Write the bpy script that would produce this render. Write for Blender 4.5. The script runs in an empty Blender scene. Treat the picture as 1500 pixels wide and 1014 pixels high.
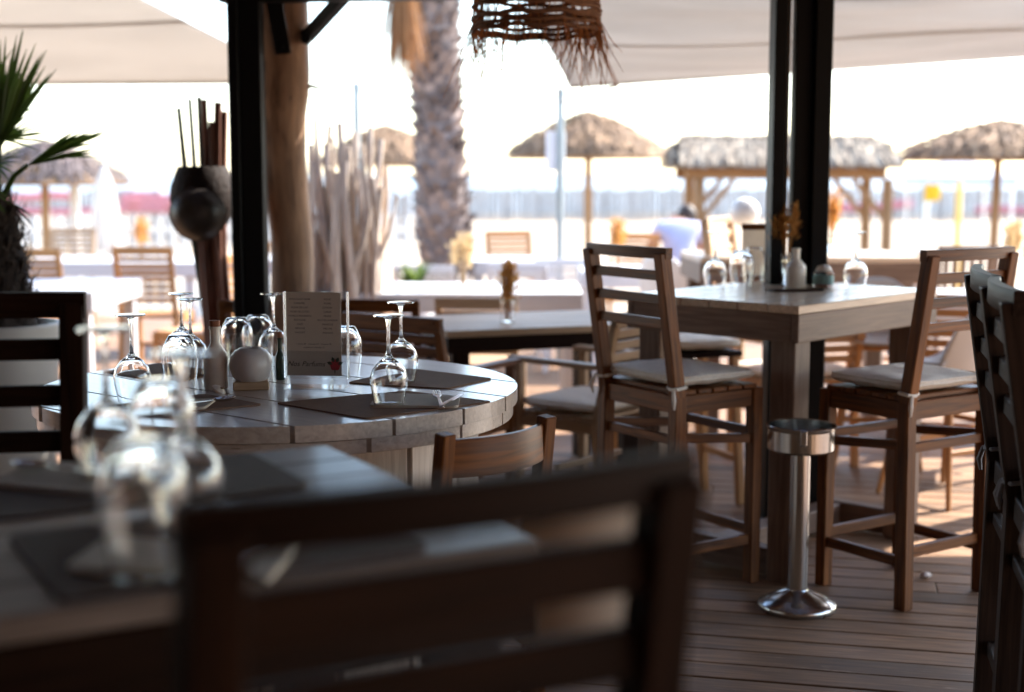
import bpy, bmesh, math, random
from mathutils import Vector, Matrix
from math import sin, cos, pi, radians, atan2, sqrt
random.seed(7)
SC = bpy.context.scene
COL = SC.collection

# ------------------------------------------------------------------ camera, sky, sun, exposure
CAM_H = 1.45
FPX = 2083.0                                   # focal length in photo pixels (50 mm on 36 mm, 1500 px)
PITCH = math.atan(252.0 / FPX)
cam_d = bpy.data.cameras.new("camera"); cam = bpy.data.objects.new("camera", cam_d); COL.objects.link(cam)
cam_d.lens = 50; cam_d.sensor_width = 36; cam_d.clip_start = 0.05; cam_d.clip_end = 8000
cam.location = (0, 0, CAM_H); cam.rotation_euler = (pi / 2 - PITCH, 0, 0)
cam_d.dof.use_dof = True; cam_d.dof.focus_distance = 3.75; cam_d.dof.aperture_fstop = 1.75
SC.camera = cam

SUN_EL, SUN_AZ = radians(40), radians(55)      # behind the beach, a little to the right
w = bpy.data.worlds.new("World"); SC.world = w; w.use_nodes = True
nt = w.node_tree; bg = nt.nodes["Background"]
sky = nt.nodes.new("ShaderNodeTexSky"); sky.sky_type = 'NISHITA'; sky.sun_disc = False
sky.sun_elevation = SUN_EL; sky.sun_rotation = SUN_AZ; sky.dust_density = 0.9; sky.air_density = 1.0
nt.links.new(sky.outputs[0], bg.inputs[0]); bg.inputs[1].default_value = 0.11
sl = bpy.data.lights.new("sun", 'SUN'); sun = bpy.data.objects.new("sun", sl); COL.objects.link(sun)
sl.energy = 2.9; sl.angle = radians(0.5); sl.color = (1.0, 0.94, 0.85)
sdir = Vector((sin(SUN_AZ) * cos(SUN_EL), cos(SUN_AZ) * cos(SUN_EL), sin(SUN_EL)))
sun.rotation_euler = sdir.to_track_quat('Z', 'Y').to_euler()
SC.view_settings.view_transform = 'Standard'; SC.view_settings.look = 'None'
SC.view_settings.exposure = 2.75; SC.view_settings.gamma = 1.0
try:
    SC.cycles.max_bounces = 14; SC.cycles.transparent_max_bounces = 12; SC.cycles.transmission_bounces = 12
    SC.cycles.caustics_reflective = False; SC.cycles.caustics_refractive = True
    SC.cycles.sample_clamp_indirect = 6.0; SC.cycles.use_denoising = True
except Exception:
    pass

# ------------------------------------------------------------------ measuring helpers (photo pixel -> place)
FWD = Vector((0, cos(PITCH), -sin(PITCH))); UPV = Vector((0, sin(PITCH), cos(PITCH)))
CP = Vector((0, 0, CAM_H))
def ray(px, py):
    return FWD + Vector((1, 0, 0)) * ((px - 750) / FPX) + UPV * ((507 - py) / FPX)
def at(px, py, z=0.0):
    r = ray(px, py); t = (z - CAM_H) / r.z
    return CP + r * t
def atd(px, py, y):
    r = ray(px, py); return CP + r * (y / r.y)

# ------------------------------------------------------------------ materials
MAT = {}
def nodes_of(name):
    m = bpy.data.materials.new(name); m.use_nodes = True; MAT[name] = m
    n = m.node_tree.nodes; return m, n, m.node_tree.links, n["Principled BSDF"]
def setc(b, c): b.inputs["Base Color"].default_value = (*c, 1)
def wood(name, c1, c2, rough=0.5, fine=26.0, bump=0.25, spec=0.3, mid=0.5, wear=None, coat=0.0, tone=0.25):
    m, n, l, b = nodes_of(name)
    a = n.new("ShaderNodeAttribute"); a.attribute_name = "grain"
    oi = n.new("ShaderNodeObjectInfo")
    add = n.new("ShaderNodeVectorMath"); add.operation = 'ADD'
    rv = n.new("ShaderNodeVectorMath"); rv.operation = 'SCALE'; rv.inputs[0].default_value = (13.0, 7.0, 9.0)
    l.new(oi.outputs["Random"], rv.inputs["Scale"]); l.new(a.outputs["Vector"], add.inputs[0]); l.new(rv.outputs[0], add.inputs[1])
    mp = n.new("ShaderNodeMapping"); mp.inputs["Scale"].default_value = (1.6, fine, fine)
    l.new(add.outputs[0], mp.inputs["Vector"])
    nz = n.new("ShaderNodeTexNoise"); nz.inputs["Scale"].default_value = 3.0; nz.inputs["Detail"].default_value = 6; nz.inputs["Distortion"].default_value = 0.6
    l.new(mp.outputs[0], nz.inputs["Vector"])
    cr = n.new("ShaderNodeValToRGB"); cr.color_ramp.elements[0].position = mid - 0.22; cr.color_ramp.elements[1].position = mid + 0.2
    cr.color_ramp.elements[0].color = (*c2, 1); cr.color_ramp.elements[1].color = (*c1, 1)
    l.new(nz.outputs["Fac"], cr.inputs[0])
    # board-to-board tone
    n2 = n.new("ShaderNodeTexNoise"); n2.inputs["Scale"].default_value = 0.9; n2.inputs["Detail"].default_value = 2
    l.new(add.outputs[0], n2.inputs["Vector"])
    mr = n.new("ShaderNodeMapRange"); mr.inputs["From Min"].default_value = 0.3; mr.inputs["From Max"].default_value = 0.7
    mr.inputs["To Min"].default_value = 1 - tone; mr.inputs["To Max"].default_value = 1 + tone
    l.new(n2.outputs["Fac"], mr.inputs["Value"])
    mul = n.new("ShaderNodeVectorMath"); mul.operation = 'SCALE'
    l.new(cr.outputs[0], mul.inputs[0]); l.new(mr.outputs[0], mul.inputs["Scale"])
    colr = mul.outputs[0]
    if wear:
        n3 = n.new("ShaderNodeTexNoise"); n3.inputs["Scale"].default_value = 34; n3.inputs["Detail"].default_value = 8; n3.inputs["Roughness"].default_value = 0.75
        mp3 = n.new("ShaderNodeMapping"); mp3.inputs["Scale"].default_value = (0.10, 1.2, 1.2)
        l.new(add.outputs[0], mp3.inputs["Vector"]); l.new(mp3.outputs[0], n3.inputs["Vector"])
        c3 = n.new("ShaderNodeValToRGB"); c3.color_ramp.elements[0].position = wear[1]; c3.color_ramp.elements[1].position = wear[1] + 0.09
        l.new(n3.outputs["Fac"], c3.inputs[0])
        mx = n.new("ShaderNodeMix"); mx.data_type = 'RGBA'
        l.new(c3.outputs[0], mx.inputs[0]); l.new(colr, mx.inputs[6]); mx.inputs[7].default_value = (*wear[0], 1)
        colr = mx.outputs[2]
    l.new(colr, b.inputs["Base Color"])
    rr = n.new("ShaderNodeMapRange"); rr.inputs["To Min"].default_value = max(0.05, rough - 0.12); rr.inputs["To Max"].default_value = rough + 0.15
    l.new(nz.outputs["Fac"], rr.inputs["Value"]); l.new(rr.outputs[0], b.inputs["Roughness"])
    b.inputs["Specular IOR Level"].default_value = spec
    if coat: b.inputs["Coat Weight"].default_value = coat; b.inputs["Coat Roughness"].default_value = 0.13
    bp = n.new("ShaderNodeBump"); bp.inputs["Strength"].default_value = bump; bp.inputs["Distance"].default_value = 0.002
    l.new(nz.outputs["Fac"], bp.inputs["Height"]); l.new(bp.outputs[0], b.inputs["Normal"])
    return m
def plain(name, c, rough=0.6, metal=0.0, var=0.12, nscale=14.0, bump=0.15, spec=0.5, detail=4, stretch=(1, 1, 1), trans=0.0, bdist=0.003):
    m, n, l, b = nodes_of(name)
    tc = n.new("ShaderNodeTexCoord")
    mp = n.new("ShaderNodeMapping"); mp.inputs["Scale"].default_value = stretch; l.new(tc.outputs["Object"], mp.inputs["Vector"])
    nz = n.new("ShaderNodeTexNoise"); nz.inputs["Scale"].default_value = nscale; nz.inputs["Detail"].default_value = detail
    l.new(mp.outputs[0], nz.inputs["Vector"])
    mr = n.new("ShaderNodeMapRange"); mr.inputs["From Min"].default_value = 0.25; mr.inputs["From Max"].default_value = 0.75
    mr.inputs["To Min"].default_value = 1 - var; mr.inputs["To Max"].default_value = 1 + var
    l.new(nz.outputs["Fac"], mr.inputs["Value"])
    sc = n.new("ShaderNodeVectorMath"); sc.operation = 'SCALE'; sc.inputs[0].default_value = c
    l.new(mr.outputs[0], sc.inputs["Scale"]); l.new(sc.outputs[0], b.inputs["Base Color"])
    b.inputs["Roughness"].default_value = rough; b.inputs["Metallic"].default_value = metal; b.inputs["Specular IOR Level"].default_value = spec
    if bump:
        bp = n.new("ShaderNodeBump"); bp.inputs["Strength"].default_value = bump; bp.inputs["Distance"].default_value = bdist
        l.new(nz.outputs["Fac"], bp.inputs["Height"]); l.new(bp.outputs[0], b.inputs["Normal"])
    if trans:
        tr = n.new("ShaderNodeBsdfTranslucent"); l.new(sc.outputs[0], tr.inputs["Color"])
        ms = n.new("ShaderNodeMixShader"); ms.inputs[0].default_value = trans
        out = n["Material Output"]; l.new(b.outputs[0], ms.inputs[1]); l.new(tr.outputs[0], ms.inputs[2]); l.new(ms.outputs[0], out.inputs["Surface"])
    return m
def strand(name, c1, c2, rough=0.8, trans=0.0):
    """fibres: every strand carries its own tone in the grain attribute"""
    m, n, l, b = nodes_of(name)
    a = n.new("ShaderNodeAttribute"); a.attribute_name = "grain"
    wn = n.new("ShaderNodeTexNoise"); wn.inputs["Scale"].default_value = 1.7; wn.inputs["Detail"].default_value = 3
    l.new(a.outputs["Vector"], wn.inputs["Vector"])
    cr = n.new("ShaderNodeValToRGB"); cr.color_ramp.elements[0].position = 0.32; cr.color_ramp.elements[1].position = 0.68
    cr.color_ramp.elements[0].color = (*c2, 1); cr.color_ramp.elements[1].color = (*c1, 1)
    l.new(wn.outputs["Fac"], cr.inputs[0]); l.new(cr.outputs[0], b.inputs["Base Color"]); b.inputs["Roughness"].default_value = rough
    if trans:
        tr = n.new("ShaderNodeBsdfTranslucent"); l.new(cr.outputs[0], tr.inputs["Color"])
        ms = n.new("ShaderNodeMixShader"); ms.inputs[0].default_value = trans
        out = n["Material Output"]; l.new(b.outputs[0], ms.inputs[1]); l.new(tr.outputs[0], ms.inputs[2]); l.new(ms.outputs[0], out.inputs["Surface"])
    return m
def glassy(name, c=(1, 1, 1), ior=1.5, rough=0.0):
    m, n, l, b = nodes_of(name)
    setc(b, c); b.inputs["Transmission Weight"].default_value = 1.0; b.inputs["IOR"].default_value = ior; b.inputs["Roughness"].default_value = rough
    return m

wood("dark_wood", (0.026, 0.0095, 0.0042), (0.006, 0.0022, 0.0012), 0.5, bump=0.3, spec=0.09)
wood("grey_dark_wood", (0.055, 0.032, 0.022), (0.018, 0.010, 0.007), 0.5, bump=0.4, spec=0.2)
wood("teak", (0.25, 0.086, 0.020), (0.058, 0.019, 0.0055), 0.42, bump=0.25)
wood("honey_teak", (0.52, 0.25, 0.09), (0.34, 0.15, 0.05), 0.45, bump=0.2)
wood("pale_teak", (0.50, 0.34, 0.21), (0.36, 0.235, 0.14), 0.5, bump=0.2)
wood("weathered_oak", (0.22, 0.145, 0.105), (0.115, 0.070, 0.050), 0.42, bump=0.45)
wood("glare_bar_top", (0.68, 0.54, 0.40), (0.44, 0.33, 0.235), 0.35, bump=0.35, coat=0.4)  # table top paled, sun glare put into the wood colour
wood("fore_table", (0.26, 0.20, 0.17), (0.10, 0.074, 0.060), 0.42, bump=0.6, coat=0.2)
wood("white_wash", (0.60, 0.52, 0.46), (0.42, 0.35, 0.305), 0.33, bump=0.35, wear=((0.16, 0.11, 0.08), 0.61), coat=0.55, tone=0.18)
wood("deck_wood", (0.32, 0.185, 0.105), (0.125, 0.066, 0.034), 0.55, bump=0.4, tone=0.45, fine=20, wear=((0.36, 0.25, 0.17), 0.60))
wood("bark_free_trunk", (0.44, 0.26, 0.16), (0.17, 0.09, 0.055), 0.6, fine=9, bump=0.9, wear=((0.07, 0.04, 0.028), 0.56))
wood("driftwood", (0.68, 0.57, 0.47), (0.34, 0.26, 0.205), 0.75, fine=11, bump=0.9, wear=((0.22, 0.16, 0.12), 0.6))
wood("red_stick", (0.22, 0.085, 0.055), (0.09, 0.035, 0.025), 0.55, fine=14)
wood("white_picket", (0.86, 0.83, 0.78), (0.74, 0.70, 0.64), 0.6, bump=0.2)
wood("grey_picket", (0.36, 0.32, 0.30), (0.28, 0.245, 0.235), 0.8, bump=0.2)
wood("post_wood", (0.40, 0.235, 0.11), (0.24, 0.135, 0.06), 0.6)
wood("roof_board", (0.11, 0.066, 0.042), (0.055, 0.032, 0.020), 0.7)
plain("black_steel", (0.004, 0.0035, 0.0035), 0.5, 0.0, 0.2, 40, 0.05, 0.16)
plain("steel", (0.50, 0.485, 0.46), 0.2, 1.0, 0.05, 60, 0.04, stretch=(1, 1, 0.1))
plain("cutlery_steel", (0.72, 0.71, 0.70), 0.14, 1.0, 0.03, 60, 0.02)
plain("cushion_cloth", (0.82, 0.74, 0.64), 0.9, 0, 0.08, 60, 0.5, 0.2)
plain("grey_cushion", (0.30, 0.30, 0.31), 0.9, 0, 0.08, 60, 0.5, 0.2)
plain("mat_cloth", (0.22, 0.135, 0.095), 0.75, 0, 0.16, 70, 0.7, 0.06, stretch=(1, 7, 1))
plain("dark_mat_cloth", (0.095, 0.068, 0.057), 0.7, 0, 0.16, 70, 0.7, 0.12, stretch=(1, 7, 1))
plain("napkin_paper", (0.50, 0.44, 0.365), 0.85, 0, 0.06, 25, 0.3, 0.2)
plain("kraft_board", (0.58, 0.44, 0.32), 0.7, 0, 0.06, 30, 0.15, 0.3, trans=0.55)
plain("menu_paper", (0.80, 0.70, 0.60), 0.6, 0, 0.03, 20, 0.03, 0.3)
plain("menu_band", (0.58, 0.50, 0.43), 0.6, 0, 0.03, 20, 0.03, 0.3)
plain("ink", (0.05, 0.04, 0.038), 0.7, 0, 0.0, 10, 0)
plain("berry_red", (0.45, 0.015, 0.03), 0.5, 0, 0.25, 160, 0)
plain("leaf_print", (0.03, 0.05, 0.025), 0.6, 0, 0.2, 90, 0)
plain("ceramic_cream", (0.80, 0.71, 0.60), 0.35, 0, 0.1, 22, 0.15)
plain("ceramic_grey", (0.60, 0.54, 0.50), 0.3, 0, 0.16, 12, 0.1)
plain("cork", (0.30, 0.12, 0.06), 0.8, 0, 0.2, 60, 0.3)
plain("white_plastic", (0.66, 0.61, 0.56), 0.4, 0, 0.03, 6, 0.03)
plain("beige_shell", (0.60, 0.51, 0.41), 0.45, 0, 0.04, 6, 0.05)
plain("white_lacquer", (0.80, 0.79, 0.78), 0.3, 0, 0.03, 8, 0.03)
plain("white_cloth", (0.80, 0.77, 0.72), 0.85, 0, 0.04, 8, 0.2, 0.2, trans=0.35)
plain("sail_cloth", (0.56, 0.52, 0.475), 0.85, 0, 0.05, 1.6, 0.12, 0.15, trans=0.55, stretch=(1, 4, 1))
plain("grey_sail_cloth", (0.50, 0.485, 0.47), 0.85, 0, 0.09, 1.6, 0.2, 0.15, trans=0.45, stretch=(0.5, 5, 1))  # stretched tone streaks paint fold shading into the cloth
plain("mast_grey", (0.30, 0.34, 0.36), 0.4, 0.6, 0.06, 20, 0.03)
plain("pale_panel", (0.72, 0.72, 0.74), 0.5, 0, 0.03, 8, 0.03)
plain("sand", (0.38, 0.31, 0.235), 0.95, 0, 0.10, 0.5, 0.6, 0.1, detail=10, bdist=0.08)
plain("sea_water", (0.20, 0.25, 0.285), 0.6, 0, 0.12, 0.05, 0.5, 0.15, detail=8, bdist=0.3, stretch=(0.3, 1, 1))
plain("pink_tape", (0.70, 0.30, 0.33), 0.6, 0, 0.1, 3, 0.1, trans=0.3)
plain("yellow_cloth", (0.75, 0.50, 0.03), 0.7, 0, 0.1, 3, 0.1, trans=0.3)
plain("yellow_paint", (0.72, 0.42, 0.06), 0.5, 0, 0.1, 3, 0.1)
plain("blue_white_cloth", (0.62, 0.68, 0.76), 0.8, 0, 0.05, 2, 0.1, trans=0.3)
plain("basket_dark", (0.016, 0.008, 0.006), 0.75, 0, 0.5, 45, 0.9, 0.2, bdist=0.006)
plain("bowl_dark", (0.035, 0.026, 0.022), 0.4, 0, 0.2, 20, 0.05)
plain("bamboo_dark", (0.03, 0.045, 0.03), 0.5, 0, 0.3, 30, 0.1)
plain("shirt_blue", (0.42, 0.44, 0.60), 0.85, 0, 0.06, 9, 0.4, 0.2)
plain("skin", (0.45, 0.25, 0.17), 0.55, 0, 0.06, 12, 0.05)
plain("hair_dark", (0.035, 0.02, 0.014), 0.6, 0, 0.3, 60, 0.4)
plain("short_cloth", (0.10, 0.12, 0.2), 0.85, 0, 0.1, 20, 0.2)
plain("light_block_tone", (0.27, 0.17, 0.115), 0.85, 0, 0.15, 3, 0.2)  # warm tone for the added unseen walls, chosen for its bounce light
plain("tie_cloth", (0.075, 0.06, 0.055), 0.9, 0, 0.2, 60, 0.3)
plain("rope_fibre", (0.17, 0.075, 0.036), 0.8, 0, 0.35, 80, 0.6)
plain("oil_green", (0.02, 0.035, 0.02), 0.15, 0, 0.1, 20, 0)
plain("red_fill", (0.40, 0.03, 0.025), 0.3, 0, 0.2, 20, 0)
plain("teal_label", (0.22, 0.38, 0.37), 0.6, 0, 0.1, 20, 0)
plain("paper_scrap", (0.75, 0.66, 0.60), 0.9, 0, 0.05, 30, 0.3)
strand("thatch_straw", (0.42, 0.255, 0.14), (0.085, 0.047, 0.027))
strand("thatch_painted_shade", (0.20, 0.15, 0.14), (0.05, 0.038, 0.040))  # darker copy of the straw, shade put into the colour
strand("thatch_pale", (0.56, 0.45, 0.33), (0.10, 0.068, 0.047))  # paler straw tones with stronger contrast
strand("thatch_under", (0.30, 0.185, 0.10), (0.16, 0.095, 0.05))
strand("raffia", (0.72, 0.36, 0.13), (0.26, 0.105, 0.04), 0.75, 0.7)
strand("dry_frond", (0.46, 0.225, 0.085), (0.20, 0.088, 0.035), 0.75, 0.3)
strand("palm_bark", (0.38, 0.30, 0.265), (0.06, 0.043, 0.040))
strand("palm_fibre", (0.055, 0.034, 0.026), (0.018, 0.011, 0.010))
strand("palm_leaf", (0.12, 0.20, 0.035), (0.035, 0.075, 0.018), 0.45, 0.5)
strand("low_leaf", (0.17, 0.24, 0.05), (0.06, 0.10, 0.03), 0.5, 0.4)
strand("pampas", (0.70, 0.38, 0.11), (0.45, 0.21, 0.055), 0.85, 0.45)
strand("pale_pampas", (0.72, 0.56, 0.33), (0.5, 0.36, 0.18), 0.85, 0.35)
glassy("clear_glass")
glassy("acrylic_edge", (0.96, 0.98, 0.99), 1.3, 0.25)
m, n, l, b = nodes_of("acrylic")
lw_ = n.new("ShaderNodeLayerWeight"); pw = n.new("ShaderNodeMath"); pw.operation = 'POWER'; pw.inputs[1].default_value = 5.0
fr = n.new("ShaderNodeMapRange"); fr.inputs["To Min"].default_value = 0.035; fr.inputs["To Max"].default_value = 0.9
l.new(lw_.outputs["Facing"], pw.inputs[0]); l.new(pw.outputs[0], fr.inputs["Value"])
tp = n.new("ShaderNodeBsdfTransparent"); tp.inputs[0].default_value = (0.95, 0.96, 0.96, 1)
gl = n.new("ShaderNodeBsdfGlossy"); gl.inputs["Roughness"].default_value = 0.04
ms = n.new("ShaderNodeMixShader"); l.new(fr.outputs[0], ms.inputs[0]); l.new(tp.outputs[0], ms.inputs[1]); l.new(gl.outputs[0], ms.inputs[2])
l.new(ms.outputs[0], n["Material Output"].inputs["Surface"])

# ------------------------------------------------------------------ mesh builder
class MB:
    def __init__(s): s.v = []; s.f = []; s.g = []; s.sm = []; s.k = 0
    def _off(s): return Vector((random.uniform(-40, 40), random.uniform(-40, 40), random.uniform(-40, 40)))
    def hexa(s, P, axis=0, dims=(1, 1, 1), bev=0.003):
        """P(u,v,w) maps -1..1 cube to space; chamfered box"""
        b = [min(0.45, bev / max(d / 2, 1e-5)) for d in dims]
        i0 = len(s.v); off = s._off(); idx = {}
        perm = [(0, 1, 2), (1, 0, 2), (2, 0, 1)][axis]
        for sx in (-1, 1):
            for sy in (-1, 1):
                for sz in (-1, 1):
                    sg = (sx, sy, sz)
                    for a in range(3):
                        q = [sg[k] * (1 - (0 if k == a else b[k])) for k in range(3)]
                        idx[(sg, a)] = len(s.v)
                        s.v.append(Vector(P(*q)))
                        loc = [q[k] * dims[k] / 2 for k in range(3)]
                        s.g.append(Vector((loc[perm[0]], loc[perm[1]], loc[perm[2]])) + off)
        def F(l): s.f.append(l); s.sm.append(False)
        for a in range(3):
            o1, o2 = [k for k in range(3) if k != a]
            for sa in (-1, 1):
                def vv(x, y):
                    t = [0, 0, 0]; t[a] = sa; t[o1] = x; t[o2] = y; return idx[(tuple(t), a)]
                q = [vv(-1, -1), vv(1, -1), vv(1, 1), vv(-1, 1)]
                flip = (sa > 0) == (a == 1)
                F(q[::-1] if flip else q) if False else F(q if ((sa > 0) != (a == 1)) else q[::-1])
            # edges along axis a
            for s1 in (-1, 1):
                for s2 in (-1, 1):
                    def ve(e, fa):
                        t = [0, 0, 0]; t[a] = e; t[o1] = s1; t[o2] = s2; return idx[(tuple(t), fa)]
                    F([ve(-1, o1), ve(1, o1), ve(1, o2), ve(-1, o2)])
        for sx in (-1, 1):
            for sy in (-1, 1):
                for sz in (-1, 1):
                    sg = (sx, sy, sz); F([idx[(sg, 0)], idx[(sg, 1)], idx[(sg, 2)]])
    def box(s, c, d, rz=0.0, bev=0.003, R=None, axis=None):
        c = Vector(c)
        if R is None: R = Matrix.Rotation(rz, 3, 'Z')
        if axis is None: axis = max(range(3), key=lambda k: d[k])
        s.hexa(lambda u, v, w_: c + R @ Vector((u * d[0] / 2, v * d[1] / 2, w_ * d[2] / 2)), axis, d, bev)
    def beam(s, p0, p1, wd, ht, up=(0, 0, 1), bev=0.003, taper=1.0):
        p0 = Vector(p0); p1 = Vector(p1); x = (p1 - p0); L = x.length; x.normalize()
        up = Vector(up)
        if abs(x.dot(up)) > 0.98: up = Vector((0, 1, 0))
        y = up.cross(x).normalized(); z = x.cross(y)
        def P(u, v, w_):
            k = 1 + (taper - 1) * (u + 1) / 2
            return p0 + x * ((u + 1) / 2 * L) + y * (v * wd / 2 * k) + z * (w_ * ht / 2 * k)
        s.hexa(P, 0, (L, wd, ht), bev)
    def tube(s, pts, rad, n=10, caps=True, jit=0.0):
        pts = [Vector(p) for p in pts]; off = s._off()
        if not hasattr(rad, '__len__'): rad = [rad] * len(pts)
        i0 = len(s.v); prev = None; L = 0
        for i, p in enumerate(pts):
            t = (pts[min(i + 1, len(pts) - 1)] - pts[max(i - 1, 0)]).normalized()
            if prev is None:
                a = Vector((0, 0, 1)) if abs(t.z) < 0.9 else Vector((1, 0, 0))
                x = a.cross(t).normalized()
            else:
                x = (prev - t * prev.dot(t)).normalized()
            prev = x; y = t.cross(x)
            if i: L += (p - pts[i - 1]).length
            for k in range(n):
                a = 2 * pi * k / n; r = rad[i] * (1 + random.uniform(-jit, jit))
                s.v.append(p + x * (cos(a) * r) + y * (sin(a) * r))
                s.g.append(Vector((L, cos(a) * rad[i], sin(a) * rad[i])) + off)
        for i in range(len(pts) - 1):
            for k in range(n):
                a = i0 + i * n + k; b = i0 + i * n + (k + 1) % n
                s.f.append([a, b, b + n, a + n]); s.sm.append(True)
        if caps:
            s.f.append([i0 + k for k in range(n)][::-1]); s.sm.append(False)
            e = i0 + (len(pts) - 1) * n; s.f.append([e + k for k in range(n)]); s.sm.append(False)
    def lathe(s, prof, n=32, c=(0, 0, 0), M=None, close=False, wob=None):
        c = Vector(c); off = s._off(); i0 = len(s.v); m = len(prof)
        for j, (r, z) in enumerate(prof):
            for k in range(n):
                a = 2 * pi * k / n; rr = r * (wob(a, z) if wob else 1)
                p = Vector((cos(a) * rr, sin(a) * rr, z))
                s.v.append(c + (M @ p if M else p)); s.g.append(Vector((z, a * r if r else 0, r)) + off)
        for j in range(m - 1 if not close else m):
            j2 = (j + 1) % m
            for k in range(n):
                a = i0 + j * n + k; b = i0 + j * n + (k + 1) % n; a2 = i0 + j2 * n + k; b2 = i0 + j2 * n + (k + 1) % n
                s.f.append([a, b, b2, a2]); s.sm.append(True)
    def prism(s, out, z0, z1, M=None, bev=0):
        off = s._off(); i0 = len(s.v); n = len(out)
        for z in (z0, z1):
            for (x, y) in out:
                p = Vector((x, y, z)); s.v.append(M @ p if M else p); s.g.append(Vector((x, y, z)) + off)
        s.f.append([i0 + k for k in range(n)][::-1]); s.sm.append(False)
        s.f.append([i0 + n + k for k in range(n)]); s.sm.append(False)
        for k in range(n):
            k2 = (k + 1) % n; s.f.append([i0 + k, i0 + k2, i0 + n + k2, i0 + n + k]); s.sm.append(False)
    def strip(s, pts, wid, side, tone=None, fold=0.0, nrm=None):
        """a flat fibre or leaf blade along pts; side = width direction"""
        off = tone if tone is not None else s._off()
        i0 = len(s.v); side = Vector(side).normalized()
        cols = 3 if fold else 2
        for i, p in enumerate(pts):
            p = Vector(p); q = wid[i] / 2
            row = [p - side * q, p + side * q] if not fold else [p - side * q, p - Vector(nrm) * fold * q, p + side * q]
            for v in row: s.v.append(v); s.g.append(Vector(off) + Vector((i * 0.08, 0, 0)))
        for i in range(len(pts) - 1):
            for c in range(cols - 1):
                a = i0 + i * cols + c; s.f.append([a, a + 1, a + 1 + cols, a + cols]); s.sm.append(False)
    def grid(s, P, nu, nv, smooth=True):
        off = s._off(); i0 = len(s.v)
        for j in range(nv + 1):
            for i in range(nu + 1):
                p = Vector(P(i / nu, j / nv)); s.v.append(p); s.g.append(Vector(p) + off)
        for j in range(nv):
            for i in range(nu):
                a = i0 + j * (nu + 1) + i; s.f.append([a, a + 1, a + nu + 2, a + nu + 1]); s.sm.append(smooth)
    def mesh(s, name, fix=True):
        me = bpy.data.meshes.new(name); me.from_pydata([tuple(v) for v in s.v], [], s.f)
        at_ = me.attributes.new("grain", 'FLOAT_VECTOR', 'POINT')
        at_.data.foreach_set("vector", [c for g in s.g for c in g])
        me.polygons.foreach_set("use_smooth", s.sm)
        if fix:
            bm = bmesh.new(); bm.from_mesh(me); bmesh.ops.recalc_face_normals(bm, faces=bm.faces); bm.to_mesh(me); bm.free()
        if any(s.sm): me.set_sharp_from_angle(angle=radians(40))
        me.update(); return me
    def build(s, name, mat, parent=None, loc=None, solid=0, fix=True, subd=0):
        me = s.mesh(name, fix); o = bpy.data.objects.new(name, me); COL.objects.link(o)
        me.materials.append(MAT[mat])
        if parent: o.parent = parent
        if loc is not None: o.location = loc
        if solid:
            md = o.modifiers.new("solid", 'SOLIDIFY'); md.thickness = solid; md.offset = 0
        if subd:
            md = o.modifiers.new("sub", 'SUBSURF'); md.levels = subd; md.render_levels = subd
        return o

def tag(o, label, cat, group=None, kind=None):
    if label: o["label"] = label
    if cat: o["category"] = cat
    if group: o["group"] = group
    if kind: o["kind"] = kind
    return o
def thing(name, label, cat, loc=(0, 0, 0), rz=0.0, group=None):
    o = bpy.data.objects.new(name, None); COL.objects.link(o); o.empty_display_size = 0.1
    o.location = loc; o.rotation_euler = (0, 0, rz)
    return tag(o, label, cat, group)
def face_rz(f): return atan2(-f[0], f[1])        # local +y looks along f
def kids(o): return [c for c in bpy.data.objects if c.parent == o]
def dup(root, loc, rz, label, group=None):
    def cp(o, par):
        c = o.copy(); COL.objects.link(c); c.parent = par
        for ch in kids(o): cp(ch, c)
        return c
    r = cp(root, None); r.location = loc; r.rotation_euler = (0, 0, rz); r["label"] = label
    if group: r["group"] = group
    return r
def remat(o, mp):
    """give a copied thing its own wood or cloth"""
    for c in kids(o):
        if c.type == 'MESH' and c.data.materials and c.data.materials[0].name in mp:
            c.data = c.data.copy(); c.data.materials[0] = MAT[mp[c.data.materials[0].name]]
        remat(c, mp)
    return o

# ------------------------------------------------------------------ the setting: sand, sea, deck
def structure(o): o["kind"] = "structure"; return o
m = MB()
ys = [-30, 0, 12, 20, 30, 40, 50, 60, 70, 76, 84, 100, 160, 400, 6000]
def sandz(y, x):
    base = -0.5 if y < 72 else (-0.5 - (y - 72) * 0.06 if y < 100 else -2.2)
    return base + (0.05 * sin(x * 0.7 + y * 0.4) + 0.04 * sin(x * 0.31 - y * 0.9) if 14 < y < 72 else 0)
xs = [-5000, -400, -120, -60] + [i * 3.0 for i in range(-15, 16)] + [60, 120, 400, 5000]
m.grid(lambda u, v: (xs[int(round(u * (len(xs) - 1)))], ys[int(round(v * (len(ys) - 1)))], sandz(ys[int(round(v * (len(ys) - 1)))], xs[int(round(u * (len(xs) - 1)))])), len(xs) - 1, len(ys) - 1)
structure(m.build("sand", "sand"))
m = MB(); m.grid(lambda u, v: (-6000 + 12000 * u, 77 + 6500 * v ** 2, -1.0), 20, 20)
structure(m.build("sea", "sea_water"))
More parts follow.
